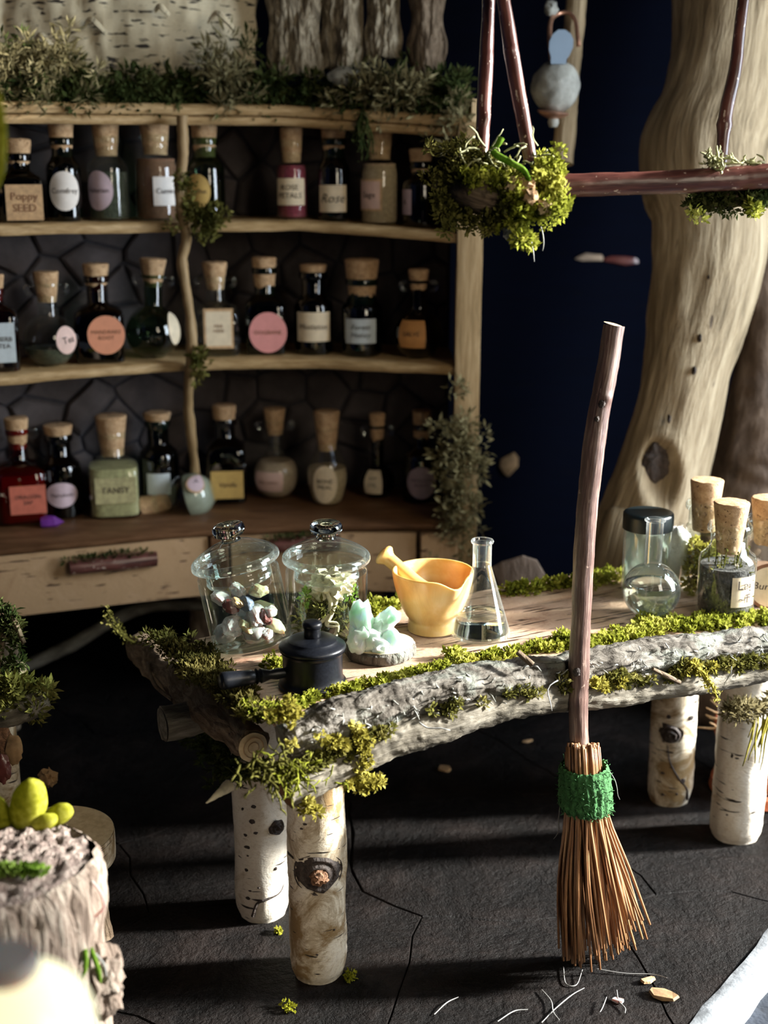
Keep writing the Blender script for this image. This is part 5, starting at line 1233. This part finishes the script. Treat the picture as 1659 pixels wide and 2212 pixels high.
mtube('upright_twig', MT['twig_red'], rk, [t3, rl_(1606, 0, .12), rl_(1590, 140, .12), rl_(1568, 248, .12), rl_(1557, 368, .12)], [.018, .019, .020, .022, .017], nl=60, ns=14, disp=barkdisp(.0012, 16, .4, knots=((.80, 2, (.02, 3), .006),)))
t4 = upto((1720, 0), (1740, 330), 4.25, .1)
mtube('upright_twig', MT['twig_red'], rk, [t4, rl_(1720, 0, .1), rl_(1745, 370, .1)], [.018, .02, .02], nl=30, ns=12)
mtube('cross_twig', MT['twig_red'], rk, [rl_(1120, 408, .05), rl_(1230, 400, .06), rl_(1400, 395, .07), rl_(1560, 388, .08), rl_(1660, 380, .08), rl_(1790, 368, .08)], [.036, .036, .0355, .037, .040, .036], nl=80, ns=20, disp=barkdisp(.003, 12, .4))
mtube('cross_twig', MT['brown_bark'], rk, [rl_(948, 400, .10), rl_(1010, 420, -.02), rl_(1060, 432, -.04), rl_(1140, 440, .04)], [.026, .046, .048, .04], nl=40, ns=18, disp=barkdisp(.008, 14, .4))
mtube('cross_twig', MT['brown_bark'], rk, [rl_(1500, 430, .16), rl_(1580, 428, .16), rl_(1680, 412, .16)], [.028, .034, .034], nl=30, ns=14, disp=barkdisp(.01, 14))
rg = random.Random(31)
def cl_px(specs, rr):
    out = []
    for px, py, sx, sy, d, n in specs:
        for i in range(n): out.append((rl_(rg.gauss(px, sx), rg.gauss(py, sy), d + rg.uniform(-.04, .04)), rg.uniform(*rr)))
    return out
o = moss_obj('joint_moss', cl_px([(1185, 375, 14, 20, -.05, 30), (1195, 430, 16, 20, -.05, 30), (1125, 415, 22, 18, -.08, 26), (1150, 455, 20, 12, -.06, 18), (1130, 520, 14, 8, -.05, 12), (1115, 480, 18, 10, -.05, 12), (1040, 385, 24, 6, -.07, 14)], (.012, .024)), 'moss_bright', rk, per=44, leaf=.017, wd=.34, seed=91)
moss_obj('joint_moss', cl_px([(985, 380, 18, 32, .0, 46), (1000, 340, 18, 18, .02, 20), (985, 450, 22, 14, .0, 24), (1030, 475, 26, 9, -.02, 20), (1050, 360, 22, 12, .0, 18), (1090, 440, 20, 20, -.06, 16)], (.014, .028)), 'moss_mid', rk, per=40, leaf=.019, wd=.26, seed=92)
moss_obj('joint_moss', cl_px([(1570, 432, 40, 12, .14, 40), (1640, 420, 20, 12, .14, 18)], (.012, .026)), 'moss_dark', rk, per=40, leaf=.02, wd=.26, seed=93)
moss_obj('joint_moss', cl_px([(1632, 445, 12, 6, .1, 8), (1505, 460, 6, 6, .1, 3)], (.010, .018)), 'moss_bright', rk, per=36, leaf=.018, wd=.3, seed=94)
rt = [rl_(rg.gauss(1545, 14), rg.gauss(350, 10), .06) for i in range(26)]
strands('joint_lichen', rt, 'lichen', rk, seed=95, length=.05, r=.0045, curl=.6, grav=.25, seg=5, branch=1)
rt = [rl_(rg.gauss(1610, 18), rg.gauss(352, 5), .08) for i in range(14)]; strands('joint_lichen', rt, 'lichen', rk, seed=96, length=.035, r=.004, curl=.7, grav=0, seg=4)
rt = [rl_(rg.uniform(990, 1190), rg.gauss(330, 16), -.06) for i in range(30)]; strands('joint_lichen', rt, 'lichen', rk, seed=97, length=.085, r=.0032, curl=.6, grav=-.15, seg=7)
mtube('green_stem', MT['moss_grass'], rk, [rl_(1060, 322, -.08), rl_(1078, 338, -.1), rl_(1105, 352, -.12), rl_(1130, 366, -.12), rl_(1145, 390, -.12)], [.008, .012, .010, .009, .008], nl=24, ns=8, disp=barkdisp(.003, 30))
mtube('green_stem', MT['moss_grass'], rk, [rl_(1062, 325, -.08), rl_(1076, 312, -.09), rl_(1083, 298, -.09)], [.007, .008, .011], nl=14, ns=8)
for px, py, r, d, m_ in ((1105, 400, .024, -.10, 'powder_beige'), (1135, 405, .028, -.10, 'dry_leaf'), (1105, 503, .026, -.06, 'pale_stone'), (1176, 448, .024, -.09, 'powder_beige'), (1145, 425, .022, -.12, 'dry_leaf')):
    V, Fc = blob(rl_(px, py, d), (r, r*.8, r*1.1), 2, .4, 2.5, px); mk('bark_flake', V, Fc, MT[m_], rk)
strands('loose_thread', [rl_(1148, 522, -.05), rl_(1168, 490, -.05)], 'fiber', rk, seed=99, length=.07, r=.002, curl=.2, grav=-.6, seg=6, dirs=[(.2, 0, -1), (.4, 0, -1)])

# ================================================================== DRIFTWOOD TRUNKS
DT = 6.05
tk_px = [(1620, -420, 170), (1600, -150, 150), (1590, 0, 135), (1575, 130, 130), (1558, 230, 132), (1532, 320, 142), (1530, 390, 140), (1536, 470, 122), (1532, 560, 120), (1512, 680, 110), (1485, 800, 94), (1458, 920, 92), (1428, 1030, 98), (1400, 1130, 108), (1380, 1220, 118)]
tkb = PD(1375, 1240, DT)
tk = empty('driftwood_trunk', (tkb.x, tkb.y, 0), (0, 0, 0), 'pale smooth driftwood trunk with a knot hole rising behind the table', 'trunk')
tl_ = lambda p: Vector(p) - Vector(tk.location)
pts = [tl_(PD(a, b, DT)) for a, b, r in tk_px]; rad = [r*DT/F_PX for a, b, r in tk_px]
base_ = tl_((tkb.x+.10, tkb.y+.75, 0)); pts += [pts[-1].lerp(base_, .55), base_]; rad += [.20, .16]
kz = 12.0/16
def tdisp(t, a, tc):
    d = .022*noise.fractal(Vector((tc.x*3.5, tc.y*3.5, tc.z*1.4)), .8, 2.2, 3) + .010*noise.fractal(Vector((tc.x*16, tc.y*16, tc.z*2.5)), .8, 2, 3)
    return d
V, Fc, TC = tube(pts, rad, nl=150, ns=56, disp=tdisp)
# press the knot hole into the front
kc = tl_(PD(1424, 1022, DT - .185)); V2 = []
for v in V:
    v = Vector(v); d = v - kc; e = math.sqrt((d.x/.085)**2 + (d.z/.14)**2)
    if v.y < kc.y + .16 and e < 1.7:
        v = v + Vector((0, .075*max(0, 1-(e/1.0)**2) if e < 1 else -.022*math.exp(-((e-1.22)/.22)**2), 0))
    V2.append(v)
tr_ = mk('trunk_wood', V2, Fc, MT['driftwood'], tk, tc=TC, sharp=0)
V, Fc = blob(kc + Vector((.0, .055, 0)), (.072, .03, .122), 3, .25, 2.2, 3); mk('knot_hole', V, Fc, MT['dark_knot'], tr_)
for px, py in ((1512, 730), (1500, 800), (1445, 905), (1530, 600)):
    V, Fc = blob(tl_(PD(px, py, DT-.22)), (.008, .02, .02), 1, .3, 3, px); mk('pit', V, Fc, MT['dark_knot'], tr_)
D2 = 6.55
t2b = PD(1640, 1250, D2)
sk = empty('gnarled_stump', (t2b.x, t2b.y, 0), (0, 0, 0), 'dark brown gnarled wood with swirling grain at the right edge', 'stump')
s2 = lambda p: Vector(p) - Vector(sk.location)
pts = [s2(PD(a, b, D2)) for a, b in [(1700, -200), (1690, 300), (1672, 520), (1660, 700), (1668, 850), (1668, 1000), (1650, 1120), (1640, 1250)]] + [s2((t2b.x, t2b.y, 0))]
rad = [x*D2/F_PX for x in (60, 60, 58, 60, 90, 132, 150, 160, 170)]
V, Fc, TC = tube(pts, rad, nl=110, ns=44, disp=lambda t, a, tc: .03*noise.fractal(Vector((tc.x*4, tc.y*4, tc.z*2)), .8, 2, 3))
kc = s2(PD(1668, 965, D2-.3)); V2 = []
for v in V:
    v = Vector(v); d = v-kc; e = math.hypot(d.x*1.15, d.z)
    if v.y < kc.y+.35: v.y += .012*math.sin(e*62 + 3*nz(v, 5))*math.exp(-(e/.33)**2)
    V2.append(v)
mk('stump_wood', V2, Fc, MT['swirl_wood'], sk, tc=TC, sharp=0)

# ================================================================== LANTERN ON THE BACK STICK
DL = 6.0
ls = empty('hanging_stick', PD(1222, 355, DL+.12), (0, 0, 0), 'grey brown driftwood stick hanging behind the round lantern', 'stick')
l0 = lambda px, py, d=0.0: PD(px, py, DL+d) - Vector(ls.location)
pt = l0(1262, -260, .12)
mtube('stick_wood', MT['driftwood'], ls, [pt, l0(1246, 0, .12), l0(1234, 110, .12), l0(1226, 230, .12), l0(1214, 354, .12)], [.05, .047, .05, .047, .052], nl=50, ns=16, disp=barkdisp(.006, 10, .4))
lp = PD(1200, 248, DL-.02); la = empty('round_lantern', lp, (0, 0, 0), 'round pale stone lantern ball with a blue oval disc and copper wire loop', 'lantern')
q = lambda px, py, d=0.0: PD(px, py, DL-.02+d) - lp
sL = DL/F_PX
V, Fc = blob(q(1200, 188), (52*sL, 52*sL, 54*sL), 3, .06, 2.2, 1); mk('lantern_ball', V, Fc, MT['pale_stone'], la, sharp=0)
V, Fc = lathe(rnd([(0, -.028), (.03, -.026), (.06, -.012), (.074, .0), (.06, .006), (0, .008)], 2), 30); mk('copper_cap', xf(V, q(1195, 243), (.1, .1, 0)), Fc, MT['copper'], la)
V, Fc = lathe([(0, -.05), (.018, -.05), (.026, -.03), (.02, 0), (0, 0)], 16); mk('finial', xf(V, q(1196, 250)), Fc, MT['pale_stone'], la)
c = q(1212, 95, -.09); prof_ = [(1190, 138), (1190, 122), (1186, 108), (1187, 90), (1194, 74), (1206, 64), (1221, 64), (1233, 73), (1239, 86), (1238, 102), (1231, 118), (1224, 128), (1223, 138)]
fr_ = [q(a, b, -.10) for a, b in prof_]; bk_ = [v + Vector((0, .014, 0)) for v in fr_]; n_ = len(fr_); Vd = fr_ + bk_
Fd = [tuple(reversed(range(n_))), tuple(range(n_, 2*n_))] + [(i, (i+1) % n_, n_+(i+1) % n_, n_+i) for i in range(n_)]
mk('oval_disc', Vd, Fd, MT['blue_porcelain'], la, smooth=False)
mtube('copper_loop', MT['copper'], la, [q(1190, 130, -.05), q(1187, 80, -.04), q(1190, 45, 0), q(1205, 30, .05), q(1228, 28, .05), q(1243, 45, .03), q(1248, 80, 0), q(1250, 100, .0)], [.009, .012, .010, .009, .010, .013], nl=50, ns=8)
V, Fc = blob(q(1190, 18, .02), (.03, .03, .035), 2, .3, 2, 4); mk('loop_bead', V, Fc, MT['pale_stone'], la)

# ================================================================== BACKGROUND BITS
def chip(name, px, py, D, w, h, mat, label, cat, seed, rz=0.0, th=.02, fl=None):
    c = PD(px, py, D); V = []; n = 9; rg = random.Random(seed); ring = [(math.cos(2*math.pi*i/n)*w/2*rg.uniform(.65, 1.1), math.sin(2*math.pi*i/n)*h/2*rg.uniform(.65, 1.1)) for i in range(n)]
    for o_, k in ((0, 1.0), (-th*.6, .95), (-th, .7)):
        for x, z in ring: V.append((x*k, o_ + .25*x*x/max(w, .01), z*k))
    Fc = [tuple(reversed(range(n))), tuple(range(2*n, 3*n))] + [(q_*n+i, q_*n+(i+1) % n, q_*n+n+(i+1) % n, q_*n+n+i) for q_ in (0, 1) for i in range(n)]
    o = mk(name, V, Fc, MT[mat], smooth=True, sharp=30); o.location = c; o.rotation_euler = (0, rz, 0)
    return tag(o, label, cat)
def wallD(px, py): return depth(PY(px, py, 7.985))
chip('bark_flake', 1277, 556, wallD(1277, 556), .20, .06, 'powder_sand', 'pale bark flake on the dark wall left of the trunk', 'bark', 3)
chip('rust_strip', 1345, 562, wallD(1345, 562), .26, .06, 'garnet', 'rust red strip on the dark wall beside the pale flake', 'bark', 4)
chip('shell_ornament', 1100, 1005, wallD(1100, 1005), .12, .17, 'dry_leaf', 'blurred beige shell on the dark wall beside the cabinet', 'ornament', 5, .2)
c = PD(1120, 1285, 5.95); 
chip('leaning_bark', 1120, 1246, 5.9, .30, .24, 'swirl_wood', 'brown bark chip standing behind the table', 'bark', 9)
pb = PZ(1618, 1722, 0.0)
pot2 = empty('terracotta_pot', PZ(1640, 1705, 0.0), (0, 0, 0), 'terracotta pot behind the right front table leg', 'flower pot'); sp2 = depth(pot2.location)/F_PX; R = 98*sp2
V, Fc = lathe(rnd([(0, 0), (R*1.0, 0), (R*1.05, .02), (R*1.05, .05), (R*.95, .06)], 2), 40); mk('saucer', V, Fc, MT['terracotta'], pot2)
V, Fc = lathe(rnd([(0, .05), (R*.78, .05), (R*.95, .22), (R*1.02, .26), (R*1.06, .27), (R*1.06, .33), (R*.98, .335), (R*.9, .30), (0, .29)], 2), 40); mk('pot_body', V, Fc, MT['terracotta'], pot2)
strands('dry_plant', [Vector((rg.gauss(-.05, .05), rg.gauss(0, .04), .29)) for i in range(16)], 'dry_leaf', pot2, seed=3, length=.2, r=.006, curl=.4, grav=-.1, seg=6, dirs=[(-.8, -.3, .5) for _ in range(16)])
# dark branches under the cabinet
o = mtube('fallen_branch', MT['weathered_wood'], None, [PY(30, 1452, 6.3), PY(150, 1395, 6.35), PY(260, 1332, 6.4), PY(330, 1310, 6.45), PY(470, 1306, 6.5)], [.035, .035, .032, .03, .028], nl=50, ns=10, disp=barkdisp(.008, 10)); tag(o, 'curved grey branch under the left cabinet drawer', 'branch')

# ================================================================== LEFT FOREGROUND
# birch stool
sb = PZ(118, 1800, .46); st = empty('birch_stool', (sb.x, sb.y, 0), (0, 0, 0), 'small round birch slice stool in the shade on the left', 'stool'); ss = depth(sb)/F_PX; R = 127*ss
V, Fc = lathe(rnd([(R*.9, .352), (R*.98, .356), (R, .37), (R, .45), (R*.985, .459)], 2), 56); mk('bark_rim', V, Fc, MT['birch_bark_aged'], st)
V, Fc, TC = disc((0, 0, .46), (0, 0, 1), R*.985, 56, .0, 0, 5); mk('seat', V, Fc, MT['cut_wood'], st, tc=TC)
V, Fc, TC = disc((0, 0, .353), (0, 0, -1), R*.9, 40); mk('underside', V, Fc, MT['cut_wood'], st, tc=TC)
for a in (.5, 2.6, 4.7): mtube('stool_leg', MT['brown_bark'], st, [(math.cos(a)*R*.75, math.sin(a)*R*.75, 0), (math.cos(a)*R*.55, math.sin(a)*R*.55, .36)], [.03, .034], nl=12, ns=10, disp=barkdisp(.005, 14))
# near stump
DS = 3.4; sc_ = PD(-2, 1858, DS); stp = empty('rough_stump', (sc_.x, sc_.y, 0), (0, 0, 0), 'rough pinkish bark stump in the left foreground', 'stump'); HS = sc_.z; RS = .245
def sd(t, a, tc): return .022*noise.fractal(Vector((tc.x*9, tc.y*9, tc.z*2.5)), .8, 2.2, 4) + .008*noise.fractal(Vector((tc.x*40, tc.y*40, tc.z*10)), .8, 2, 3)
V, Fc, TC = tube([(0, 0, 0), (0, 0, HS*.5), (0, 0, HS*.9), (0, 0, HS-.03), (0, 0, HS)], [RS*1.12, RS*1.08, RS*1.03, RS*1.0, RS*.93], nl=110, ns=110, disp=sd, cap=False); sbk = mk('stump_bark', V, Fc, MT['stump_bark'], stp, tc=TC, sharp=0)
V, Fc, TC = disc((0, 0, HS-.01), (0, 0, 1), RS*.95, 80, .035, .03, 30); V = [v + Vector((0, 0, .018*noise.fractal(Vector((v.x*34, v.y*34, 1)), .7, 2, 3))) for v in V]; mk('stump_top', V, Fc, MT['stump_top'], stp, tc=TC, sharp=0)
V, Fc = blob((RS*.98, -.02, .60), (.07, .08, .10), 3, .4, 2.5, 7); mk('bark_lump', V, Fc, MT['stump_bark'], stp)
rg = random.Random(8)
strands('grass_blade', [Vector((RS*1.0, -.08, HS-.21)), Vector((RS*.96, -.10, HS-.2))], 'moss_grass', stp, seed=2, length=.1, r=.007, curl=.3, grav=-.4, seg=6, dirs=[(.3, -.2, -1), (.1, -.3, -1)])
o = moss_obj('moss_streak', [(stp.location + Vector((x_*.001, -.115 + .00004*x_, HS + .035)), (.010, .008, .006)) for x_ in range(30, 150, 8)], 'moss_grass', None, per=30, leaf=.018, wd=.25, seed=5); tag(o, 'bright green moss streak on the foreground stump', 'moss', kind='stuff')
mtube('wire_loop', MT['quartz'], stp, [(RS*1.0, -.02, HS-.05), (RS*1.10, -.03, HS-.08), (RS*1.12, -.03, HS-.12), (RS*1.02, -.03, HS-.15)], [.004, .004], nl=20, ns=6)
mtube('wire_loop', MT['fiber'], stp, [(RS*1.03, -.06, HS-.24), (RS*1.13, -.07, HS-.27), (RS*1.12, -.07, HS-.31), (RS*1.02, -.08, HS-.30)], [.003, .003], nl=20, ns=6)
# fleshy yellow leaves behind the stump top
sy = empty('yellow_succulent', stp.location + Vector((.02, RS*.72, HS+.01)), (0, 0, 0), 'blurred lemon yellow fleshy leaves on the back of the foreground stump', 'plant')
for i, (x, y, z, r, ry) in enumerate([(.015, 0, .055, .062, .25), (.09, .01, .02, .036, 1.0), (-.09, .01, .035, .055, -.7), (.06, -.02, .015, .03, 1.2)]):
    V, Fc = blob((0, 0, 0), (r*.8, r*.55, r*1.35), 2, .08, 2, i); mk('fleshy_leaf', xf(V, (x, y, z), (0, ry, 0)), Fc, MT['moss_lemon'], sy, sharp=0)
# globe close to the lens, its brightness added as emission, on an added post
gD = 1.95; gc = PD(55, 2225, gD); gl_ = empty('pale_globe', (gc.x, gc.y, 0), (0, 0, 0), 'blurred pale yellow globe with added glow at the bottom left corner', 'lamp')
V, Fc = blob((0, 0, gc.z), .105, 3, 0, 1, 0); mk('globe', V, Fc, MT['emissive_globe'], gl_, sharp=0)
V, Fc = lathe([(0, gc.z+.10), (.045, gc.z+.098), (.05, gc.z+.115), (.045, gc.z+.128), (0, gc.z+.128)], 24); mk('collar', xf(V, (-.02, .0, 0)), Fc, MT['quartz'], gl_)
mtube('added_globe_post', MT['brown_bark'], gl_, [(0, 0, 0), (0, 0, gc.z*.5), (0, 0, gc.z-.09)], [.06, .05, .045], nl=20, ns=12, disp=barkdisp(.008, 10))  # post added below the view to hold up the globe
# mossy side table at the left edge
sx = PD(-40, 1535, 4.5); side = empty('mossy_side_table', (sx.x, sx.y, 0), (0, 0, 0), 'small mossy branch table cut by the left edge behind the stool', 'table')
z0 = sx.z; S = lambda px, py, d=0.0: PD(px, py, 4.5+d) - Vector(side.location)
mtube('edge_log', MT['weathered_wood'], side, [S(-260, 1600), S(-100, 1560), S(0, 1545), S(60, 1528), S(100, 1512)], [.06, .06, .05, .045, .03], nl=50, ns=14, disp=barkdisp(.014, 12))
mtube('edge_log', MT['brown_bark'], side, [S(-260, 1500, .15), S(-60, 1470, .15), S(50, 1460, .15)], [.06, .06, .05], nl=40, ns=14, disp=barkdisp(.014, 12))
for dx, dy in ((-.05, .02), (-.30, .02), (-.05, .35), (-.3, .35)): mtube('table_leg', MT['birch_bark_aged'], side, [(dx, dy, 0), (dx, dy, z0-.02)], [.06, .055], nl=20, ns=14, disp=barkdisp(.005, 8))
rg = random.Random(12)
moss_obj('side_moss', [(S(rg.uniform(-120, 105), rg.gauss(1500, 20), rg.uniform(-.05, .12)), rg.uniform(.018, .036)) for i in range(70)], 'moss_mid', side, per=36, leaf=.03, wd=.2, seed=15)
moss_obj('side_moss', [(S(rg.uniform(-60, 40), rg.gauss(1500, 16), -.08), rg.uniform(.014, .026)) for i in range(16)], 'moss_mid', side, per=30, leaf=.026, wd=.25, seed=16)  # darker moss chosen here, the shade is put into its colour
moss_obj('side_moss', [(S(rg.gauss(18, 16), rg.uniform(1310, 1440), .1), rg.uniform(.015, .03)) for i in range(26)], 'moss_dark', side, per=34, leaf=.03, wd=.16, seed=17)
mtube('twig', MT['brown_bark'], side, [S(-20, 1480, .1), S(0, 1400, .1), S(20, 1330, .1), S(52, 1390, .08)], [.018, .016, .014, .008], nl=24, ns=8, disp=barkdisp(.004, 20))
for i, (px, py, m_) in enumerate([(8, 1600, 'knot_core'), (30, 1620, 'dry_leaf'), (5, 1660, 'garnet')]):
    V, Fc = blob(S(px, py), (.03, .012, .055), 2, .3, 2, i); mk('dry_leaf', V, Fc, MT[m_], side)
V, Fc = blob((0, 0, 0), (.035, .03, .035), 2, .5, 3, 2); o = mk('dry_seed_head', V, Fc, MT['dry_leaf']); o.location = PZ(85, 1712, .46) + Vector((.02, .06, .03)); tag(o, 'dark dried seed head lying on the birch stool', 'seed head')
# leaf hanging at the top left, close to the lens
lf_ = empty('hanging_leaf', PD(-14, 300, 2.6), (0, 0, 0), 'blurred yellow green leaf at the upper left edge', 'leaf')
V, Fc = blob((0, 0, 0), (.026, .006, .10), 3, .06, 2, 1); mk('leaf_blade', xf(V, (0, 0, 0), (0, .06, 0)), Fc, MT['moss_lemon'], lf_, sharp=0)
mtube('added_leaf_stem', MT['moss_grass'], lf_, [(0, 0, .09), (-.03, .1, .7), (-.06, 1.5, 1.42)], [.004, .006, .008], nl=20, ns=6)  # long stem added to hang the leaf from the added branch

# ================================================================== LITTER ON THE FLOOR
for i, (px, py, sc, lb) in enumerate([(757, 2112, .026, 'yellow green moss crumb beside the front table leg'), (626, 2177, .022, 'small moss crumb on the floor in front of the table leg'), (601, 2013, .014, 'tiny moss crumb near the back left table leg')]):
    o = moss_obj('moss_crumb', [(PZ(px, py, .004) + Vector((rg.gauss(0, sc*.4), rg.gauss(0, sc*.4), sc*.35)), sc*.45) for _ in range(5)], 'moss_lemon', None, per=26, leaf=.012, wd=.35, seed=i, kind=None); tag(o, lb, 'moss')
for i, (px, py, w, h, m_, lb) in enumerate([(960, 1662, .07, .08, 'dry_leaf', 'tan leaf scrap on the shaded floor under the table'), (820, 1676, .05, .04, 'powder_sand', 'pale scrap on the dark floor under the table'), (1432, 2152, .12, .08, 'dry_leaf', 'brown leaf scrap near the pale floor edge'), (1400, 2120, .09, .03, 'cork', 'narrow bark splinter near the floor edge'), (1335, 2163, .05, .035, 'quartz', 'clear glassy flake on the floor below the broom'), (1140, 1603, .08, .02, 'dry_leaf', 'dark twig scrap under the table behind the broom')]):
    c = PZ(px, py, .002); n = 8; r2 = random.Random(i+40); V = []
    ring = [(math.cos(2*math.pi*k/n)*w/2*r2.uniform(.6, 1.1), math.sin(2*math.pi*k/n)*h/2*r2.uniform(.6, 1.1)) for k in range(n)]
    for z, k in ((0, 1), (.008, .9)):
        for x, y in ring: V.append((x*k, y*k, z + .15*abs(x)))
    Fc = [tuple(reversed(range(n))), tuple(range(n, 2*n))] + [(k, (k+1) % n, n+(k+1) % n, n+k) for k in range(n)]
    o = mk('leaf_scrap', V, Fc, MT[m_], smooth=False); o.location = c; o.rotation_euler = (0, 0, r2.uniform(-.6, .6)); tag(o, lb, 'debris')
fb = [([(1217, 2090), (1222, 2125), (1245, 2128), (1258, 2100)], 'pale thread loop below the broom bristles'), ([(1170, 2140), (1190, 2165), (1195, 2190), (1208, 2210)], 'white root fibre on the floor left below the broom'), ([(1170, 2210), (1200, 2180), (1235, 2155), (1262, 2140)], 'straight thread on the floor crossing the white fibre'), ([(1332, 2145), (1336, 2165), (1350, 2180), (1350, 2190)], 'short curled thread near the glassy flake'), ([(1310, 2160), (1302, 2180), (1296, 2190)], 'short white thread left of the glassy flake'), ([(1290, 2098), (1350, 2104), (1410, 2108), (1440, 2118)], 'long thin thread running right from the broom'), ([(938, 2192), (965, 2170), (990, 2155)], 'thin thread on the floor at the bottom centre'), ([(1075, 2212), (1110, 2190), (1140, 2185)], 'pale thread at the bottom edge of the floor')]
for px, lb in fb:
    pts = [PZ(a, b, .004) + Vector((0, 0, rg.uniform(0, .012))) for a, b in px]
    o = mtube('floor_fiber', MT['fiber'], None, pts, [.0016, .0022, .0014], nl=24, ns=5); tag(o, lb, 'thread', 'loose fibres on the floor')
